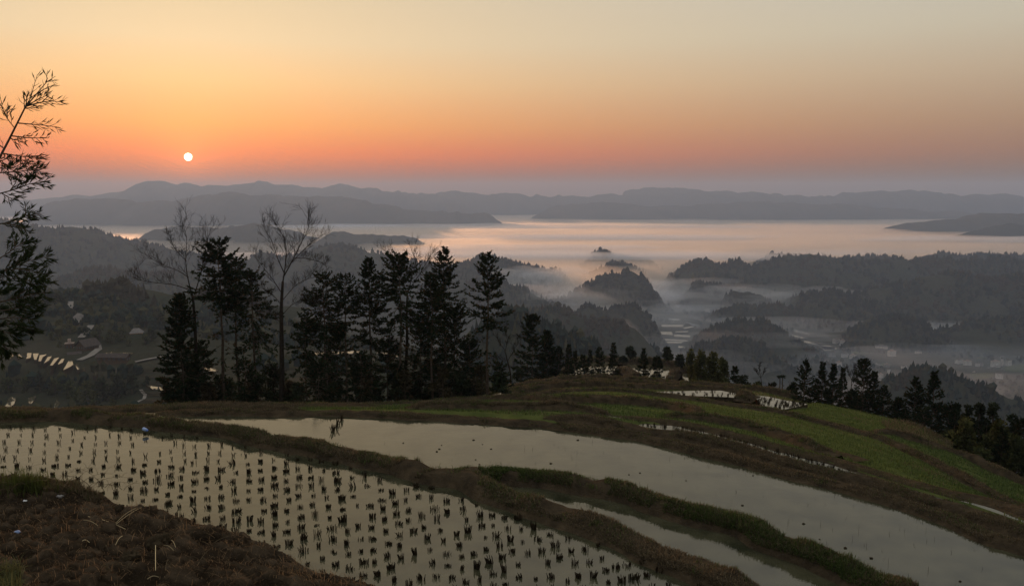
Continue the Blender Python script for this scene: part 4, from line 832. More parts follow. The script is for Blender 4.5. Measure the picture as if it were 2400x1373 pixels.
def leafy(name, px, pt, pb, D, hw, label, seed, col, cat='tree', group=None, **k):
    X = xat(px, pb, D); zb = float(zat(pb, D)); h = float(zat(pt, D)) - zb
    tm, cm = leafy_mesh(h, hw * D / F_PX, seed, col, **k); return plant(name, (X, D, zb), [('trunk', tm), ('crown', cm)], label, cat, group)
DARKL = (.022, .030, .016); MIDL = (.040, .048, .020); YELL = (.056, .060, .022)
for k_, a in enumerate([(2235, 938, 1040, 53, 24, 'dark round broad-leaved tree, first right of the pair of conifers'), (2290, 936, 1060, 52, 22, 'dark broad-leaved tree behind the bamboo, left of two tall ones'), (2322, 933, 1070, 52, 26, 'tallest dark broad-leaved tree behind the bamboo'),
        (2265, 940, 1060, 56, 20, 'dark broad-leaved tree in the gap behind the bamboo'), (2368, 962, 1090, 49, 26, 'dark broad-leaved tree near the right frame edge'), (1593, 832, 868, 134, 15, 'small round-headed tree on a thin stem at the rim of the middle pool'),
        (1476, 814, 846, 136, 14, 'small round-headed tree on the far rim of the pools'), (1563, 813, 858, 132, 14, 'upright tree with a bare stem on the far rim of the pools'), (1540, 842, 858, 136, 9, 'tiny bush on the far rim of the pools'), (1461, 838, 850, 138, 9, 'low bush on the far rim left of the round-headed tree')]):
    leafy('broadleaf_tree', a[0], a[1], a[2], a[3], a[4], a[5], 400 + k_, DARKL, group='dark broad-leaved trees', n=1100, low=.45 if a[3] > 100 else .2, leaf=.2 if a[3] < 100 else .42, clumps=9, tr=.09)
for k_, a in enumerate([(1618, 818, 905, 90, 16, 'feathery bamboo clump at the left of the grove behind the hilltop'), (1642, 822, 905, 88, 22, 'feathery bamboo clump in the middle of the grove'), (1668, 826, 908, 86, 22, 'yellow-green bamboo clump at the tallest part of the grove'), (1692, 838, 912, 84, 18, 'leaning bamboo clump at the right of the grove'),
        (2255, 985, 1080, 47, 40, 'bright green bamboo below the dark broad-leaved trees'), (2330, 985, 1100, 46, 44, 'yellow-green bamboo, brightest at the right below the dark trees'), (2375, 1020, 1130, 44, 36, 'dull green bamboo at the right frame edge')]):
    leafy('bamboo', a[0], a[1], a[2], a[3], a[4], a[5], 430 + k_, YELL if k_ != 6 else MIDL, cat='bamboo', group='bamboo clumps', n=1500, leaf=.26 if a[3] > 80 else .2, upright=True, clumps=12, low=.1, tr=.04)
for k_, a in enumerate([(1745, 880, 920, 76, 22, 'low bush right of the lone small conifer'), (1700, 885, 915, 78, 26, 'low bush at the foot of the bamboo grove'), (1640, 890, 910, 80, 20, 'low bush at the right end of the pools'), (1775, 895, 925, 74, 18, 'low bush beside the thin sapling'), (1850, 908, 932, 68, 18, 'low bush right of the two little palms'), (1600, 896, 905, 80, 16, 'low bush in front of the small pool'),
        (1220, 860, 915, 78, 24, 'brownish bush left of the large cone-shaped conifer'), (1165, 880, 935, 60, 22, 'brownish scrub at the foot of the end conifer'), (2215, 1010, 1060, 48, 40, 'dark bush below the pair of conifers'), (2290, 1050, 1110, 44, 40, 'dark bush at the edge of the right-hand field')]):
    leafy('bush', a[0], a[1], a[2], a[3], a[4], a[5], 450 + k_, MIDL if k_ % 2 else DARKL, cat='bush', group='bushes along the terrace edge', n=700, leaf=.2, low=.05, clumps=7, tr=.03)
for k_ in range(26):
    px = 395 + 31 * k_ + 10 * math.sin(k_ * 2.3); ht = 60 + 45 * ((k_ * 37) % 10) / 10 * (1.4 if px > 690 else .7)
    lab = ['dark scrub', 'brownish scrub', 'low tangled scrub'][k_ % 3] + ' ' + ['under the low broad conifer', 'by the first leafless tree', 'under the ragged-topped conifer', 'by the big leafless tree', 'under the twin flat tops', 'under the slender pointed conifer', 'under the broad dense conifer', 'by the pale straight trunk', 'by the long clean trunk'][min(8, k_ // 3)] + [', on its left', '', ', on its right'][k_ % 3]
    leafy('scrub', px, 955 - ht, 985, 51.5 + 2.5 * math.sin(k_ * 1.7), 34, lab, 480 + k_, DARKL if k_ % 3 else (.05, .042, .024), cat='bush', group='scrub under the tree row', n=900, leaf=.2, low=.05, clumps=9, tr=.03)
# two little palms
for k_, (px, pt, pb, lab) in enumerate([(1828, 884, 922, 'slim little palm, left of two'), (1834, 882, 922, 'slim little palm, right of two')]):
    D = 72; X = xat(px, pt, D); zb = float(zat(pb, D)); h = float(zat(pt, D)) - zb; T = MB(); T.tube([(0, 0, -.3), (.02, 0, h * .5), (0, 0, h)], [.05, .04, .04], 6); r = np.random.default_rng(470 + k_)
    g = r.standard_normal((60, 3)); g[:, 2] = np.abs(g[:, 2]) * .6 - .3; g /= np.linalg.norm(g, axis=1)[:, None]
    V, q, t_ = needle_strips(np.tile([[0, 0, h]], (60, 1)), g, .25 + .15 * r.random(60), np.full(60, .07), np.array(DARKL) * (.6 + .6 * r.random((60, 1))), r)
    plant('palm', (X, D, zb), [('trunk', T.mesh('trunk', MBARK)), ('crown', mesh('crown', V, [q], MLEAF, False, t_))], lab, 'palm', 'two little palms')

# ------------------------------------------------------------------ the near tree at the left edge
ND = 7.0
nb_ = np.array([xat(-150, 1400, ND), ND, 1.0]); near_t = empty('feathery_tree', nb_, 'dark feathery conifer reaching in from the left edge, close to the camera', 'tree')
def near3(x, y, dd=0.0): return at_d(x, y, ND + dd) - nb_
tm = MB(); tm.tube(np.array([near3(-150, 1500), near3(-140, 1100), near3(-110, 800), near3(-60, 540), near3(-25, 430), near3(0, 368), near3(22, 326), near3(58, 254), near3(72, 237), near3(108, 194), near3(130, 179)]), [.06, .055, .045, .025, .013, .0095, .008, .006, .005, .003, .0015], 7)
put('trunk', tm.mesh('trunk', MBARK, True), near_t)
rn = np.random.default_rng(500)
def near_branch(pts, nsub, sl, dd, dense=1.0, leaf=15):
    pts = np.array(pts, float); d = np.linspace(0, 1, len(pts)); s = np.linspace(0, 1, 14); p2 = np.stack([np.interp(s, d, pts[:, 0]), np.interp(s, d, pts[:, 1])], -1)
    p2[1:-1] = (p2[:-2] + p2[1:-1] * 2 + p2[2:]) / 4; ddl = dd * np.linspace(.2, 1, 14); P = np.array([near3(a, b, c) for (a, b), c in zip(p2, ddl)])
    B = MB(); B.tube(P, np.linspace(.0055, .0016, 14), 4); FBs, FDs, FLs = [], [], []
    px_m = ND / F_PX
    def leaves(p, q, n):
        t = rn.random(n)[:, None]; b = p + (q - p) * t; v = (q - p) / (np.linalg.norm(q - p) + 1e-9); e = rn.standard_normal((n, 3)) * np.array([1, .8, 1]); e -= (e @ v)[:, None] * v; e /= np.linalg.norm(e, axis=1)[:, None]
        a = (.22 + .25 * rn.random(n))[:, None]; FBs.append(b); FDs.append(v * np.cos(a) + e * np.sin(a)); FLs.append(leaf * px_m * (.6 + .7 * rn.random(n)))
    leaves(P[9], P[13], int(8 * dense))
    for k in range(nsub):
        f = .12 + .86 * k / nsub + .04 * rn.random(); i = min(int(f * 13), 12); p = P[i] + (P[i + 1] - P[i]) * (f * 13 - i); v = P[i + 1] - P[i]; v /= np.linalg.norm(v)
        a = (1 if k % 2 else -1) * (.42 + .35 * rn.random()); ca, sa = math.cos(a), math.sin(a); w = np.array([v[0] * ca - v[2] * sa, v[1] + .35 * rn.standard_normal(), v[0] * sa + v[2] * ca - .04]); w /= np.linalg.norm(w)
        l = sl * px_m * (1.05 - .55 * f) * (.7 + .5 * rn.random()); q = p + w * l; mid = (p + q) / 2 + np.array([0, 0, -.06 * l]); B.tube([p, mid, q], [.0024, .0018, .001], 3, cap=False)
        leaves(p, mid, int(3 * dense * (.6 + l / px_m / 40))); leaves(mid, q, int(6 * dense * (.6 + l / px_m / 40)))
    bo_ = put('branch', B.mesh('branch', MBARK), near_t); Bc, Dc, Lc = np.concatenate(FBs), np.concatenate(FDs), np.concatenate(FLs)
    V, q_, t_ = needle_strips(Bc, Dc, Lc, Lc * .13 + .0012, np.array([.020, .030, .014]) * (.6 + .8 * rn.random((len(Bc), 1))), rn); put('needles', mesh('needles', V, [q_], MNEEDLE, False, t_), bo_, kind='stuff')
c1 = lambda X, Y: (X / 4.16, 170 + Y / 4.16)
c2 = lambda X, Y: (X / 3.61, 480 + Y / 3.61)
for pts, n_, sl_, dn, de in [([c1(180, 495), c1(300, 505), c1(420, 515), c1(575, 535)], 9, 26, .3, .5), ([c1(120, 620), c1(250, 635), c1(360, 640), c1(470, 640)], 10, 28, -.3, .6), ([c1(30, 790), c1(180, 815), c1(300, 825), c1(425, 835)], 11, 34, .4, .8), ([c1(-60, 900), c1(60, 840), c1(140, 845)], 8, 26, -.4, .8),
        ([c1(-40, 980), c1(120, 970), c1(260, 960), c1(400, 950)], 16, 40, .2, 1.4), ([c1(-40, 930), c1(120, 940), c1(220, 880), c1(320, 895)], 10, 30, -.2, 1.1), ([c1(-20, 1185), c1(150, 1140), c1(300, 1080), c1(460, 1070)], 13, 42, .3, 1.2), ([c1(100, 1150), c1(150, 1080), c1(155, 1030)], 6, 22, .1, 1), ([c1(240, 1110), c1(280, 1040), c1(310, 980)], 7, 24, .2, 1.2),
        ([c1(20, 1180), c1(90, 1220), c1(145, 1245)], 6, 20, -.1, 1), ([c1(240, 350), c1(300, 250), c1(325, 150), c1(365, 20)], 9, 24, .1, .25), ([c1(330, 230), c1(420, 170), c1(490, 135)], 7, 18, .1, .3), ([c1(270, 320), c1(380, 260), c1(495, 205)], 8, 22, -.1, .4), ([c1(260, 330), c1(400, 290), c1(500, 280), c1(615, 290)], 11, 24, .2, .4), ([c1(235, 350), c1(300, 348), c1(380, 348)], 5, 12, .1, .4),
        ([c1(240, 345), c1(235, 300), c1(238, 240)], 4, 14, 0, .4), ([c1(250, 330), c1(262, 270), c1(268, 210)], 5, 16, 0, .5), ([c1(445, 100), c1(462, 60), c1(445, 15)], 3, 12, 0, .3), ([c1(470, 90), c1(500, 75), c1(525, 85)], 3, 10, 0, .3), ([c1(140, 540), c1(70, 450), c1(30, 370), c1(-5, 210)], 8, 26, .2, .7), ([c1(70, 450), c1(68, 390), c1(70, 340)], 5, 18, .1, .5), ([c1(70, 400), c1(95, 370), c1(125, 350)], 3, 10, .1, .3),
        ([c1(40, 745), c1(0, 710), c1(-50, 680)], 4, 20, 0, .5), ([c1(100, 640), c1(140, 660), c1(185, 660)], 5, 16, 0, .7), ([c1(-40, 860), c1(20, 860), c1(40, 905), c1(100, 890)], 6, 20, 0, .9),
        ([c2(-40, 165), c2(80, 150), c2(200, 105), c2(340, 70)], 13, 42, .3, 1.5), ([c2(60, 160), c2(160, 180), c2(260, 240)], 8, 28, -.2, 1.3), ([c2(215, 90), c2(217, 40), c2(215, -10)], 4, 14, .1, .8), ([c2(-30, 470), c2(80, 400), c2(170, 330), c2(265, 300)], 13, 36, .4, 1.6), ([c2(130, 350), c2(120, 300), c2(95, 265)], 6, 22, .2, 1.2),
        ([c2(-30, 580), c2(100, 530), c2(250, 470), c2(420, 430)], 16, 46, .2, 1.9), ([c2(-20, 570), c2(150, 540), c2(280, 560), c2(430, 600)], 15, 44, -.3, 1.8), ([c2(60, 560), c2(160, 470), c2(260, 360)], 13, 40, .5, 1.8), ([c2(-40, 690), c2(100, 620), c2(240, 640), c2(330, 660)], 12, 40, .1, 1.8), ([c2(-20, 830), c2(120, 790), c2(260, 690), c2(390, 625)], 16, 46, .3, 1.9),
        ([c2(0, 820), c2(150, 790), c2(280, 750), c2(410, 745)], 14, 44, -.4, 1.7), ([c2(-30, 900), c2(120, 880), c2(240, 850), c2(320, 830)], 13, 42, .2, 1.9), ([c2(-30, 970), c2(100, 950), c2(220, 960), c2(310, 975)], 12, 40, -.2, 1.9), ([c2(-30, 1000), c2(120, 1010), c2(230, 1045), c2(290, 1080)], 12, 44, .3, 1.8), ([c2(-30, 1060), c2(60, 1080), c2(150, 1110)], 10, 40, 0, 2.0), ([c2(-30, 1150), c2(40, 1190), c2(80, 1260)], 9, 40, .1, 2.0),
        ([c2(-60, 760), c2(20, 730), c2(110, 700)], 12, 50, .5, 2.4), ([c2(-60, 640), c2(30, 610), c2(80, 590)], 10, 46, -.5, 2.4), ([c2(-60, 860), c2(20, 870), c2(100, 900)], 12, 50, .5, 2.4), ([c2(-60, 1000), c2(0, 1060), c2(40, 1140)], 12, 50, -.5, 2.4), ([c2(-60, 1100), c2(-10, 1200), c2(15, 1300)], 10, 44, .5, 2.4)]:
    near_branch(pts, n_, sl_ , dn, de, 16)

# ------------------------------------------------------------------ the hamlet in the left-hand valley
def P_at(px, py, up=0.0): p = at_ground(px, py); return p + np.array([0, 0, up])
def flat_poly(name, poly, m, extra=.35, skirt=3.0):
    g = np.array([at_ground(x, y) for x, y in poly]); z = g[:, 2].max() + extra; return pond(name, poly, float(z), m, 12.0)
PONDS = [[(22, 831), (27, 824), (32, 834), (24, 840)], [(40, 836), (47, 826), (57, 833), (50, 838), (41, 839)], [(57, 827), (74, 827), (72, 838), (60, 841), (64, 834)], [(77, 828), (91, 828), (85, 843), (80, 842)], [(90, 846), (93, 832), (110, 830), (100, 837), (96, 846)], [(103, 851), (113, 834), (122, 834), (115, 844)],
         [(117, 856), (127, 840), (139, 837), (130, 848), (123, 856)], [(134, 855), (144, 841), (151, 840), (147, 849)], [(148, 867), (160, 846), (169, 844), (172, 854), (163, 860)], [(176, 852), (183, 850), (187, 864), (181, 866)], [(191, 865), (201, 858), (199, 868), (193, 868)], [(218, 880), (222, 868), (230, 872), (226, 880)],
         [(230, 840), (246, 828), (258, 824), (280, 826), (311, 826), (309, 829), (280, 832), (258, 836)], [(342, 900), (358, 905), (370, 906), (369, 912), (358, 912)], [(372, 906), (384, 910), (390, 915), (376, 914)], [(476, 860), (500, 862), (512, 868), (500, 871), (480, 866)], [(730, 826), (800, 823), (845, 822), (842, 828), (800, 829), (740, 832)], [(880, 826), (910, 826), (935, 834), (930, 836), (900, 830)],
         [(10, 956), (22, 930), (38, 930), (34, 945), (22, 958)], [(65, 932), (84, 927), (80, 938), (73, 946), (66, 944)], [(50, 957), (64, 946), (60, 957)], [(80, 971), (92, 958), (96, 946), (101, 958), (90, 966)], [(126, 955), (132, 935), (140, 945), (134, 955)]]
for p in PONDS: flat_poly('water', p, MWF)
def ribbon(name, pts, wd, m, up=.5, z=None):
    P = np.array([at_ground(x, y) if z is None else at_z(x, y, z) for x, y in pts]); P = resample(P, max(2.0, wd)); t = np.gradient(P, axis=0)[:, :2]; t /= np.linalg.norm(t, axis=1)[:, None] + 1e-9; n = np.stack([-t[:, 1], t[:, 0], np.zeros(len(t))], -1) * wd / 2
    if z is None: P[:, 2] = np.maximum(ground_z(P[:, 0], P[:, 1]), P[:, 2])
    V = np.stack([P - n, P + n], 1).reshape(-1, 3); V[:, 2] += up; return put(name, mesh(name, V, gridq(len(P), 2)[:, ::-1], m), kind='structure')
ribbon('road', [(166, 712), (165, 722), (172, 728)], 3.5, MROAD, .8); ribbon('road', [(182, 727), (196, 735), (206, 744)], 3.5, MROAD, .8); ribbon('road', [(214, 766), (202, 780), (190, 796)], 3.5, MROAD, .8); ribbon('road', [(228, 812), (231, 822), (212, 836), (186, 848)], 3.5, MROAD, .6)
ribbon('path', [(330, 918), (341, 928), (338, 938), (322, 945), (315, 954)], 1.3, MROAD, .5); ribbon('road', [(400, 835), (370, 845), (330, 852), (300, 860)], 2.5, MROAD, .5)
def house(px, pb, wpx, hpx, D, label, wall, roof, kind='gable', depth=.8, storeys=2, bays=4, rz=.3, group='houses of the hamlet in the left-hand valley', over=.6, cat='house', zfix=None, wmat=None):
    X = xat(px, pb, D); zb = float(zat(pb, D)) if zfix is None else zfix; w = wpx * D / F_PX; hh = hpx * D / F_PX; d = w * depth
    o = empty('house', (X, D, zb), label, cat, group, rz); hw = hh * (.62 if kind in ('gable', 'hip') else 1.0)
    m = MB(); m.box((-w / 2, -d / 2, -4), (w / 2, d / 2, hw))
    if kind == 'gable': m.add([(-w / 2, -d / 2, hw), (-w / 2, d / 2, hw), (-w / 2, 0, hh * .97), (w / 2, -d / 2, hw), (w / 2, d / 2, hw), (w / 2, 0, hh * .97)], None, [[0, 2, 1], [3, 4, 5]])
    put('wall', m.mesh('wall', wall), o)
    R = MB(); t = max(.15, hh * .03)
    if kind == 'gable':
        for s in (-1, 1):
            a = [(-w / 2 - over, s * (d / 2 + over), hw - over * .5), (w / 2 + over, s * (d / 2 + over), hw - over * .5), (w / 2 + over, 0, hh), (-w / 2 - over, 0, hh)]
            b = [(x, y, z + t) for x, y, z in a]; R.add(a + b, [[0, 1, 2, 3], [4, 5, 6, 7], [0, 1, 5, 4], [2, 3, 7, 6], [1, 2, 6, 5], [0, 3, 7, 4]])
    elif kind == 'hip':
        a = [(-w / 2 - over, -d / 2 - over, hw), (w / 2 + over, -d / 2 - over, hw), (w / 2 + over, d / 2 + over, hw), (-w / 2 - over, d / 2 + over, hw), (-w * .22, 0, hh), (w * .22, 0, hh)]
        R.add(a, [[0, 1, 5, 4], [2, 3, 4, 5], [3, 2, 1, 0]], [[1, 2, 5], [3, 0, 4]])
    else:
        R.box((-w / 2 - .25, -d / 2 - .25, hh + .002), (w / 2 + .25, d / 2 + .25, hh + .35)); R.box((-w * .18, -d * .2, hh + .352), (w * .18, d * .25, hh + 2.4))
    put('roof', R.mesh('roof', roof), o)
    Wn = MB(); fh = hw / storeys
    for s in range(storeys):
        for b in range(bays):
            x = -w / 2 + w * (b + .5) / bays; z = fh * s; ww = w / bays * .25; Wn.box((x - ww, -d / 2 - .06, z + fh * .3), (x + ww, -d / 2 + .1, z + fh * .8))
        for b in range(max(2, int(bays * depth))):
            y = -d / 2 + d * (b + .5) / max(2, int(bays * depth)); ww = d / max(2, int(bays * depth)) * .25
            for sx_ in (-1, 1): Wn.box((sx_ * w / 2 - .06, y - ww, z + fh * .3), (sx_ * w / 2 + .06, y + ww, z + fh * .8))
    wo = put('windows', Wn.mesh('windows', wmat or MGLASS), o); wo['kind'] = 'stuff'
    return o
house(113, 752, 30, 24, 560, 'timber house with a grey hipped roof above the yellow-green trees', MWOOD, MROOF, 'hip', .7, 2, 4, .5)
house(188, 769, 28, 36, 505, 'white three-storey house with a grey hipped roof beside the lane', MWALLW, MROOF, 'hip', .8, 4, 4, -.55)
house(321, 796, 28, 28, 470, 'ochre house with grey upturned roof among trees, right side of the hamlet', MORANGE, MROOF, 'hip', .7, 2, 4, .4)
house(206, 828, 38, 34, 425, 'large brown timber house with a broad gabled roof by the bend of the road', MWOOD, MROOFB, 'gable', .8, 2, 5, 1.15, over=1.0)
house(164, 824, 17, 20, 430, 'small brick hut with a flat pale roof left of the large timber house', MWOOD, MROOFP, 'flat', .8, 1, 2, .3)
house(80, 814, 36, 18, 445, 'long dark timber house with a low roof, left of the pale roof', MWOOD, MROOFB, 'gable', .5, 1, 5, .1)
house(122, 806, 44, 12, 455, 'low shed with a pale pinkish roof between the dark long house and the hut', MWOOD, MROOFP, 'gable', .4, 1, 5, -.1)
house(266, 846, 72, 18, 400, 'long dark barn roof just below the bright pond', MWOOD, MROOFB, 'gable', .25, 1, 6, -.05)
house(175, 842, 26, 18, 415, 'dark low house in front of the large timber house', MWOOD, MROOFB, 'gable', .7, 1, 3, .6)
house(250, 758, 14, 10, 510, 'small red-brown house right of the white one', MORANGE, MROOFB, 'gable', .7, 1, 2, .4)
house(230, 760, 14, 10, 520, 'low brown house close to the right of the white one', MWOOD, MROOFP, 'gable', .7, 1, 2, -.2)
house(279, 763, 14, 16, 515, 'small whitish house highest on the right behind trees', MWALLW, MROOF, 'gable', .7, 1, 2, .2)
house(15, 735, 40, 20, 560, 'pale house half hidden behind the near branches', MWALLW, MROOF, 'gable', .6, 2, 4, .1)
# woods of the left-hand valley: nearer crowns one can tell apart, then the mass
HL = [leafy_mesh(7, 3.2, 600 + k, c, n=420, leaf=.85, clumps=9, tr=.15, low=.12) for k, c in enumerate([DARKL, MIDL, YELL, DARKL, MIDL])]
HC = [conifer_mesh(9, 2.0, .8, 620 + k, gap=.75, spray=.9, wood=0, shape=.7, ns=9) for k in range(2)]
VT = [(140, 778, 30, 2, 'yellow-green tree left of the white house'), (165, 782, 34, 2, 'large yellow-green tree close to the lower left of the white house'), (120, 800, 24, 1, 'green tree above the pale shed roof'), (235, 800, 40, 4, 'broad green tree right of the large timber house'), (262, 806, 36, 1, 'green tree above the bright pond'), (285, 800, 34, 1, 'tree left of the ochre house'), (340, 812, 30, 4, 'tree right of the ochre house'),
      (355, 800, 34, 0, 'dark tree behind the ochre house'), (305, 815, 22, 4, 'low green tree before the ochre house'), (375, 770, 44, 0, 'dark tall tree above the ochre house'), (60, 770, 30, 0, 'dark tree left of the hip-roofed timber house'), (90, 725, 34, 5, 'dark conifer behind the hip-roofed timber house'), (140, 725, 44, 0, 'dark round tree right of the hip-roofed timber house'), (158, 716, 24, 6, 'dark pointed conifer by the upper lane'), (110, 725, 30, 0, 'dark tree behind the grey hipped roof'),
      (200, 790, 26, 0, 'dark tree between the white house and the large timber house'), (30, 780, 24, 3, 'dark tree at the edge behind the near branches'), (295, 838, 12, 2, 'pale blossoming tree at the right end of the bright pond'), (140, 815, 16, 2, 'yellow-green bush above the row of small pools'), (50, 810, 18, 4, 'bush left of the long dark house'),
      (20, 925, 44, 1, 'bushy tree above the lowest pools, at the edge'), (60, 922, 40, 4, 'bushy green tree above the lowest pools'), (95, 925, 60, 5, 'pointed dark conifer above the lowest pools'), (130, 930, 46, 1, 'round tree right of the pointed dark conifer'), (165, 938, 48, 4, 'round green tree in the middle of the lower grove'), (205, 945, 56, 2, 'yellow-green bamboo-like tree in the lower grove'), (240, 940, 60, 0, 'dark tree in the lower grove'),
      (275, 935, 64, 3, 'large dark tree in the lower grove'), (310, 925, 56, 0, 'dark tree at the right end of the lower grove'), (180, 960, 36, 4, 'low green tree at the front of the lower grove'), (225, 965, 34, 1, 'low tree at the front right of the lower grove'), (265, 962, 30, 2, 'yellow-green bush low beside the footpath'), (345, 905, 26, 3, 'dark bush above the footpath'), (330, 880, 26, 0, 'dark tree below the barn'), (290, 880, 30, 0, 'dark tree below the long barn roof')]
protos = {}
for k_, (px, pb, hpx, v, lab) in enumerate(VT):
    p = at_ground(px, pb); me = HL[v] if v < 5 else HC[v - 5]; s = hpx * p[1] / F_PX / (7 if v < 5 else 9)
    if v not in protos: protos[v] = plant('valley_tree', p, [('trunk', me[0]), ('crown', me[1])], lab, 'tree', 'trees round the hamlet', k_ * 1.3, s)
    else: copy_tree(protos[v], p, k_ * 1.3, s, lab)
rv = np.random.default_rng(640); Pv = []
while len(Pv) < 2600:
    x = -150 + 1500 * rv.random(); D = 190 + 560 * rv.random() ** .7; X = (x - CX) / F_PX * D; z = float(ground_z(X, D)); dn = fbm(X / 70, D / 70, 641, 3)
    py = HZ + (ZC - z) * F_PX / D
    if dn < (.02 if x < 420 else -.02): continue
    if x < 420 and (812 < py < 872 or 925 < py < 975) and rv.random() < .97: continue
    if 420 < x < 950 and 815 < py < 900 and rv.random() < .45: continue
    Pv.append((X, D, z - .4))
Pv = np.array(Pv); H = 2.5 + 5.5 * rv.random(len(Pv)) ** 1.6; crowns('forest', Pv, H, H * (.30 + .2 * rv.random(len(Pv))), forest_tint(len(Pv), rv, .4), .45)
# terrace lips in the left valley that still read as lines
for k_ in range(16):
    y0 = 868 + k_ * 6; pts = [(x, y0 + 7 * fbm(x / 90.0, k_ * 1.0, 700 + k_, 2) - (x - 560) * .02) for x in range(330, 900, 30)]
    ribbon('terrace_lip', pts, .8, MBANK, .6)

# ------------------------------------------------------------------ the valley on the right: fields, lanes and houses
ZV = -271.2
c5 = lambda X, Y: (1500 + X / 4.8, 640 + Y / 4.8)
c6 = lambda X, Y: (1900 + X / 4.576, 700 + Y / 4.576)
for poly in [[(240, 580), (490, 580), (480, 605), (245, 605)], [(500, 550), (560, 560), (740, 600), (650, 622), (600, 590)], [(480, 612), (620, 590), (640, 600), (500, 628)], [(200, 655), (360, 660), (370, 695), (250, 690)], [(390, 690), (570, 700), (560, 720), (380, 712)], [(400, 655), (540, 650), (540, 662), (400, 666)], [(220, 735), (540, 755), (530, 766), (225, 752)], [(220, 765), (500, 770), (490, 788), (225, 785)],
             [(430, 820), (610, 830), (600, 848), (430, 838)], [(170, 840), (300, 850), (290, 866), (160, 860)], [(300, 505), (460, 515), (450, 538), (310, 525)], [(1730, 622), (1780, 640), (2160, 742), (2150, 757), (1720, 655)], [(1840, 755), (2060, 795), (2040, 812), (1850, 782)], [(2010, 815), (2200, 830), (2190, 862), (2080, 862)], [(1700, 690), (1900, 730), (1880, 745), (1720, 712)], [(650, 600), (740, 595), (720, 618)]]:
    P = [c5(*q) for q in poly]; pond('water', P, ZV, MWF)
for poly in [[(985, 640), (1060, 630), (1040, 655), (1000, 656)], [(830, 930), (900, 940), (890, 990), (840, 985)], [(840, 1000), (920, 1030), (900, 1058)], [(0, 455), (130, 480), (120, 500), (0, 470)], [(90, 505), (190, 500), (280, 525), (270, 545), (150, 555)], [(520, 482), (580, 485), (575, 495), (525, 494)]]:
    P = [c6(*q) for q in poly]; pond('water', P, ZV, MWF)
MFG = mat('valley_field', (0.035, 0.050, 0.020), 0.95, var=(0.075, 0.075, 0.035), scale=.03)
for k_, poly in enumerate([[(640, 640), (980, 650), (1180, 720), (760, 740)], [(1100, 620), (1400, 650), (1680, 730), (1250, 740)], [(330, 560), (640, 570), (700, 610), (420, 600)], [(900, 560), (1200, 610), (1100, 640), (880, 600)], [(1300, 580), (1900, 590), (1880, 640), (1420, 640)], [(2080, 720), (2288, 700), (2288, 790), (2080, 780)], [(1700, 800), (1960, 790), (1950, 850), (1760, 860)], [(1240, 740), (1680, 735), (1690, 790), (1300, 770)]]):
    P = [c6(*q) for q in poly]; pond('field', P, ZV - .1 + .01 * k_, MFG)
ribbon('road', [c6(1200, 595), c6(1450, 655), c6(1700, 730), c6(1750, 790)], 5, MROAD, .5, ZV); ribbon('road', [c6(770, 720), c6(700, 700), c6(690, 680), c6(760, 655)], 5, MROAD, .5, ZV); ribbon('road', [c6(2060, 605), c6(2048, 640), c6(2060, 690), c6(2050, 720), c6(1890, 745)], 4, MROAD, .5, ZV); ribbon('road', [c6(1120, 780), c6(1210, 768), c6(1300, 765)], 5, MROAD, .5, ZV)
ribbon('road', [c5(490, 350), c5(560, 400), c5(600, 420), c5(700, 440), c5(790, 430)], 6, MROAD, .5, ZV); ribbon('road', [c5(230, 440), c5(430, 430), c5(600, 410)], 4, MROAD, .5, ZV); ribbon('road', [c5(1000, 570), c5(700, 540), c5(480, 480)], 5, MROAD, .5, ZV); ribbon('road', [c6(1700, 570), c6(1900, 600), c6(2288, 625)], 4, MROAD, .5, ZV)
HV = [(300, 335, 365, 400, 'white block standing higher at the back of the left roadside group'), (338, 372, 375, 420, 'white block at the right back of the left roadside group'), (235, 308, 425, 470, 'white house starting the left roadside group'), (310, 372, 440, 488, 'white row house, first of the long roadside row'), (375, 440, 452, 500, 'white row house, middle of the long roadside row'), (444, 515, 456, 514, 'white row house ending the long roadside row'),
      (660, 718, 418, 475, 'tall white block left of the stacked pair at the dark hill foot'), (722, 825, 460, 500, 'long white block at the back of the stacked pair'), (685, 822, 497, 562, 'wide white block with many windows at the front of the stacked pair'), (825, 910, 548, 620, 'wide grey house in trees below the stacked pair'), (1005, 1083, 502, 545, 'white house with a flat roof alone at the foot of the dark hill'), (1120, 1185, 558, 594, 'small white house by the road right of the flat-roofed one'),
      (1175, 1215, 455, 480, 'small pale house furthest up the side valley'), (1215, 1268, 495, 528, 'pale house in the mouth of the side valley'), (1475, 1528, 485, 530, 'dim grey house against the right-hand dark hill'), (1928, 1980, 532, 592, 'tall narrow grey house near the right edge'), (2112, 2174, 588, 606, 'low pale house at the far right'), (1545, 1632, 645, 700, 'long school-like white block by the road, its left wing'), (1636, 1722, 660, 718, 'long school-like white block by the road, its right wing'),
      (1765, 1812, 684, 728, 'bright white house at the end of the long block'), (1812, 1850, 690, 722, 'small pale house right of the bright white one'), (1935, 2028, 662, 718, 'wide white house left of the bent lane'), (2082, 2155, 650, 715, 'grey house right of the bent lane'), (1985, 2058, 792, 842, 'white three-storey house alone in the lower field'), (270, 330, 670, 742, 'bright sunlit white tower house just left of the tall round-topped conifer'), (195, 270, 560, 608, 'grey house right of the wooded spur'),
      (330, 410, 585, 620, 'low long pale-roofed house in the crowded street'), (414, 490, 598, 638, 'low long house next to it in the crowded street'), (150, 190, 655, 700, 'pale house close to the wooded spur'), (820, 852, 750, 800, 'narrow pale house in the lower village'), (785, 850, 700, 735, 'pale house at the bend of the lower lane'), (970, 1030, 715, 750, 'pale house at the end of the lower village'), (1040, 1115, 740, 768, 'low pale-roofed shed at the end of the lower village'), (720, 775, 800, 850, 'dim house low in the lower village'), (880, 930, 820, 860, 'dim house in the mist of the lower village'), (600, 660, 640, 680, 'pale house behind the tall round-topped conifer')]
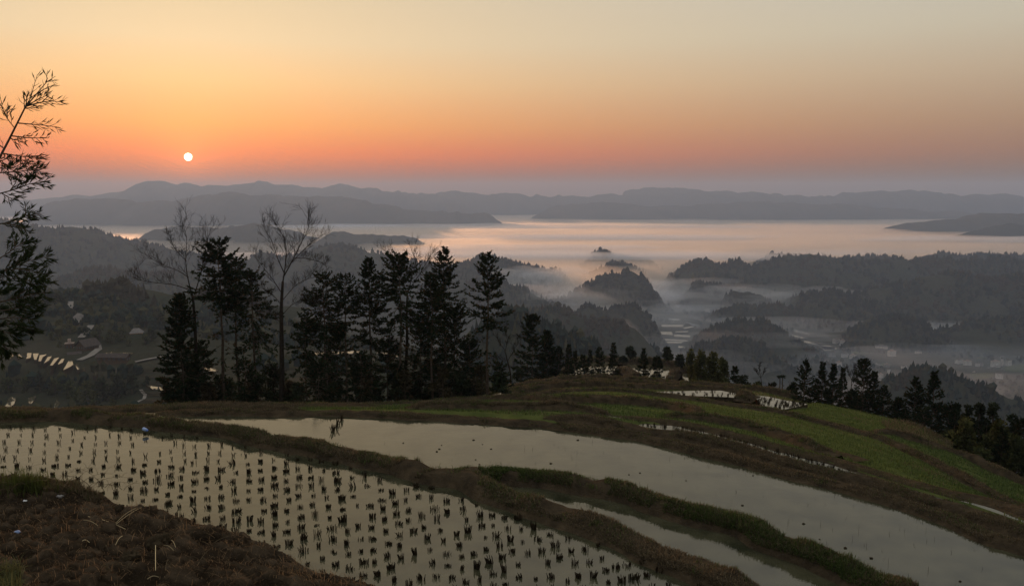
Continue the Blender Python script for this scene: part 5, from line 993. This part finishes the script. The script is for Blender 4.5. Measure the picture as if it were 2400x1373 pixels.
for k_, (x0, x1, y0, y1, lab) in enumerate(HV):
    px, pb = c6((x0 + x1) / 2, y1); D = float(at_z(px, pb, ZV)[1]); w = (x1 - x0) / 4.576; h = (y1 - y0) / 4.576
    house(px, pb, w * .92, h * .9, D, lab, MWALLW if k_ % 5 else MWALLG, MROOFP if k_ % 3 == 0 else MROOF, 'flat', .55, int(np.clip(round(h / 3.0), 2, 5)), int(np.clip(round(w / 3), 3, 8)), .25 * ((k_ * 7) % 5 - 2), 'houses in the right-hand valley', zfix=ZV)
HV5 = [(1000, 1060, 300, 345, 'pale block behind the small wooded knoll, left of two'), (1092, 1160, 295, 337, 'pale block behind the small wooded knoll, right of two'), (520, 600, 320, 352, 'row of white houses in the misty far village, its middle'), (440, 505, 290, 325, 'white house in the misty far village, upper left'), (390, 450, 345, 380, 'dim house in the misty far village by the fork of the lane'), (720, 790, 390, 432, 'white house right of the fork of the lane in the far village'), (190, 250, 360, 385, 'low white house at the left end of the far village'), (640, 705, 330, 356, 'pale house right of the white row in the far village'), (900, 940, 345, 380, 'dim house left of the small wooded knoll'), (325, 362, 288, 306, 'faint white house at the back of the far village'), (1485, 1550, 1005, 1070, 'pale stepped house above the two low bushes, in mist'), (1560, 1620, 1045, 1078, 'low pale house beside the stepped one, in mist'), (600, 650, 480, 505, 'grey house in the long dim row before the fields'), (660, 720, 490, 518, 'grey house in the long dim row, towards its right end'), (530, 590, 470, 498, 'grey house in the long dim row, towards its left end'), (740, 800, 505, 530, 'grey house ending the long dim row'), (255, 330, 380, 405, 'dim long house at the left of the far village')]
for k_, (x0, x1, y0, y1, lab) in enumerate(HV5):
    px, pb = c5((x0 + x1) / 2, y1); D = float(at_z(px, pb, ZV)[1]); w = (x1 - x0) / 4.8; h = (y1 - y0) / 4.8
    house(px, pb, w * .95, h * .9, D, lab, MWALLW if k_ < 12 else MWALLG, MROOF, 'flat', .55, int(np.clip(round(h / 3.0), 2, 4)), int(np.clip(round(w / 3), 3, 6)), .2 * ((k_ * 3) % 5 - 2), 'houses of the misty far village', zfix=ZV)
# scattered groves on the valley floor
rv = np.random.default_rng(660); Pv = []
while len(Pv) < 1500:
    x = 1380 + 1150 * rv.random(); D = 1150 + 950 * rv.random(); X = (x - CX) / F_PX * D
    if fbm(X / 110, D / 60, 661, 3) < .16: continue
    Pv.append((X, D, float(ground_z(X, D)) - .3))
Pv = np.array(Pv); H = 3 + 6 * rv.random(len(Pv)) ** 1.5; crowns('forest', Pv, H, H * (.3 + .2 * rv.random(len(Pv))), forest_tint(len(Pv), rv, .3), .4)

# ------------------------------------------------------------------ air, fog and the sun's disc
def vol(name, density, col=(1, 1, 1), g=0.0):
    m = bpy.data.materials.new(name); m.use_nodes = True; t = m.node_tree; t.nodes.clear()
    o = t.nodes.new('ShaderNodeOutputMaterial'); v = t.nodes.new('ShaderNodeVolumePrincipled')
    v.inputs['Density'].default_value = density; v.inputs['Color'].default_value = (*col, 1); v.inputs['Anisotropy'].default_value = g
    t.links.new(v.outputs[0], o.inputs['Volume']); m.cycles.homogeneous_volume = True; return m
m = MB(); m.box((-15500, -600, -290), (15500, 15000, 194))
put('haze', m.mesh('haze', vol('haze', 1.25e-4, (0.38, 0.52, 0.755), 0.25)), kind='stuff')
# sea of fog filling the far valley
fp = np.concatenate([np.linspace(-900, 3300, 140)]); fd = 1750 * (14300 / 1750) ** np.linspace(0, 1, 180)
FP, FD = np.meshgrid(fp, fd, indexing='ij'); FX = (FP - CX) / F_PX * FD
cen_ = np.exp(-((FP - 1410) / 120) ** 4); edge = 1980 - 260 * cen_ + (500 - 250 * cen_) * fbm(FX / 500, FD / 900, 401, 4) + 650 * np.clip((FP - 1540) / 200, 0, 1) + 200 * np.clip((1250 - FP) / 300, 0, 1) + 800 * np.clip((1000 - FP) / 250, 0, 1)
rise = np.clip((FD - edge) / (900 - 420 * cen_), 0, 1); rise = rise * rise * (3 - 2 * rise)
top = -271 + 72 * rise + rise * (9 * fbm(FX / 900, FD / 230, 402, 5) + 7 * fbm(FX / 2600, FD / 700, 405, 3))
a, b = FP.shape; V = np.concatenate([np.stack([FX, FD, top], -1).reshape(-1, 3), np.stack([FX, FD, np.full_like(top, -276)], -1).reshape(-1, 3)])
Q = gridq(a, b); k = a * b
rim = [i * b for i in range(a)]; rim2 = [i * b + b - 1 for i in range(a)]; rim3 = list(range(b)); rim4 = [(a - 1) * b + j for j in range(b)]
sd = []
for R_, fl in ((rim, 0), (rim2, 1), (rim3, 1), (rim4, 0)):
    for u0, u1 in zip(R_[:-1], R_[1:]): sd.append([u0, u1, k + u1, k + u0] if fl else [u1, u0, k + u0, k + u1])
put('fog', mesh('fog', V, [Q, Q[:, ::-1] + k, np.array(sd)], vol('fog', 0.0045, (1, 0.93, 0.855), 0.72), True), kind='stuff')
# thin mist lying on the valley floor and wisps between the hills
def puff(px, py, D, rx, ry, rz, dens, seed):
    c = at_d(px, py, D); u = np.linspace(0, 2 * math.pi, 49)[:-1]; v = np.linspace(-1.55, 1.55, 21); Uu, Vv = np.meshgrid(u, v, indexing='ij')
    x, y, z = np.cos(Uu) * np.cos(Vv), np.sin(Uu) * np.cos(Vv), np.sin(Vv); kk = 1 + .8 * fbm(x * 1.6 + seed, y * 1.6 + z * 1.5, seed, 4)
    Vt = np.stack([c[0] + x * kk * rx, c[1] + y * kk * ry, c[2] + z * kk * rz], -1).reshape(-1, 3); q = gridq(48, 21).tolist()
    q += [[47 * 21 + b, b, b + 1, 47 * 21 + b + 1] for b in range(20)]
    t0 = [[i * 21 for i in range(48)][::-1]]; t1 = [[i * 21 + 20 for i in range(48)]]
    put('mist', mesh('mist', Vt, [np.array(q), np.array(t0), np.array(t1)], vol('mist', dens, (.86, .89, .95), .3), True), kind='stuff')
for k_, (x, y, D, rx, ry, rz, de) in enumerate([(1590, 672, 2200, 130, 90, 26, .0030), (1680, 690, 2120, 150, 90, 22, .0026), (1640, 712, 2000, 170, 90, 20, .0018), (1770, 690, 2080, 110, 60, 24, .0026), (1850, 705, 2000, 110, 70, 18, .0022), (1950, 682, 2060, 90, 40, 11, .0030),
        (1430, 700, 2130, 170, 110, 30, .0034), (1350, 690, 2150, 120, 100, 30, .0034), (1500, 690, 2180, 90, 90, 30, .0036), (1400, 735, 1850, 120, 90, 22, .0026), (1290, 690, 1900, 110, 90, 24, .0026), (1480, 812, 1330, 22, 22, 26, .009), (1455, 790, 1380, 26, 22, 22, .005), (1560, 740, 1800, 90, 90, 18, .0018),
        (1700, 800, 1420, 160, 60, 16, .0016), (1610, 862, 1250, 110, 60, 22, .0018), (2030, 765, 1720, 230, 110, 16, .0013), (2200, 790, 1600, 220, 100, 16, .0013), (2150, 850, 1400, 260, 110, 14, .0011), (2250, 905, 1050, 150, 90, 16, .0010), (2080, 930, 1000, 120, 80, 20, .0016), (1300, 650, 2350, 110, 110, 24, .003), (1230, 655, 2250, 110, 110, 30, .003)]):
    puff(x, y, D, rx, ry, rz, de, k_ + 1)
rw = np.random.default_rng(77)
for k_ in range(16):                                      # long low billows riding on the sea of fog
    D_ = 2700 + 3600 * rw.random() ** 1.3; x_ = 700 + 1700 * rw.random(); y_ = HZ + (ZC + 203 - 6 * rw.random()) * F_PX / D_
    puff(x_, y_, D_, 260 + 500 * rw.random(), 50 + 90 * rw.random(), 7 + 9 * rw.random(), .006, 60 + k_)
# a thin layer lying on the valley floor
vx = np.linspace(1440, 2700, 70); vd = np.linspace(1120, 2250, 50); VX, VD = np.meshgrid(vx, vd, indexing='ij'); WX = (VX - CX) / F_PX * VD
eg = np.minimum(np.minimum((VX - 1440) / 150, (2700 - VX) / 150), np.minimum((VD - 1120) / 250, (2250 - VD) / 250)); eg = np.clip(eg, 0, 1)
vt = -271.5 + eg * (16 + 22 * fbm(WX / 170, VD / 230, 411, 4)).clip(2, 60); a, b = VX.shape; k = a * b
V = np.concatenate([np.stack([WX, VD, vt], -1).reshape(-1, 3), np.stack([WX, VD, np.full_like(vt, -275)], -1).reshape(-1, 3)]); Q = gridq(a, b); sd = []
for R_, fl in (([i * b for i in range(a)], 0), ([i * b + b - 1 for i in range(a)], 1), (list(range(b)), 1), ([(a - 1) * b + j for j in range(b)], 0)):
    for u0, u1 in zip(R_[:-1], R_[1:]): sd.append([u0, u1, k + u1, k + u0] if fl else [u1, u0, k + u0, k + u1])
put('mist', mesh('mist', V, [Q, Q[:, ::-1] + k, np.array(sd)], vol('mist', .0019, (.72, .80, .92), .2), True), kind='stuff')
# the sun's own disc, far outside the haze
sd_ = 60000.0; u = np.linspace(0, 2 * math.pi, 65)[:-1]; v = np.linspace(-math.pi / 2, math.pi / 2, 33); Uu, Vv = np.meshgrid(u, v, indexing='ij'); R = sd_ * 8.2 / F_PX
V = np.stack([np.cos(Uu) * np.cos(Vv), np.sin(Uu) * np.cos(Vv), np.sin(Vv)], -1).reshape(-1, 3) * R; q = gridq(64, 33).tolist() + [[63 * 33 + b, b, b + 1, 63 * 33 + b + 1] for b in range(32)]
ms = bpy.data.materials.new('sun_surface'); ms.use_nodes = True; t = ms.node_tree; t.nodes.clear(); e = t.nodes.new('ShaderNodeEmission'); e.inputs[0].default_value = (1, .86, .62, 1); e.inputs[1].default_value = 3.0
o_ = t.nodes.new('ShaderNodeOutputMaterial'); tp_ = t.nodes.new('ShaderNodeBsdfTransparent'); as_ = t.nodes.new('ShaderNodeAddShader'); t.links.new(e.outputs[0], as_.inputs[0]); t.links.new(tp_.outputs[0], as_.inputs[1]); t.links.new(as_.outputs[0], o_.inputs[0])   # glowing gas: lets light through
o = put('sun', mesh('sun', V, np.array(q), ms, True), label='small round white sun low in the orange sky above the far range', category='sun'); o.location = tuple(SUN * sd_)
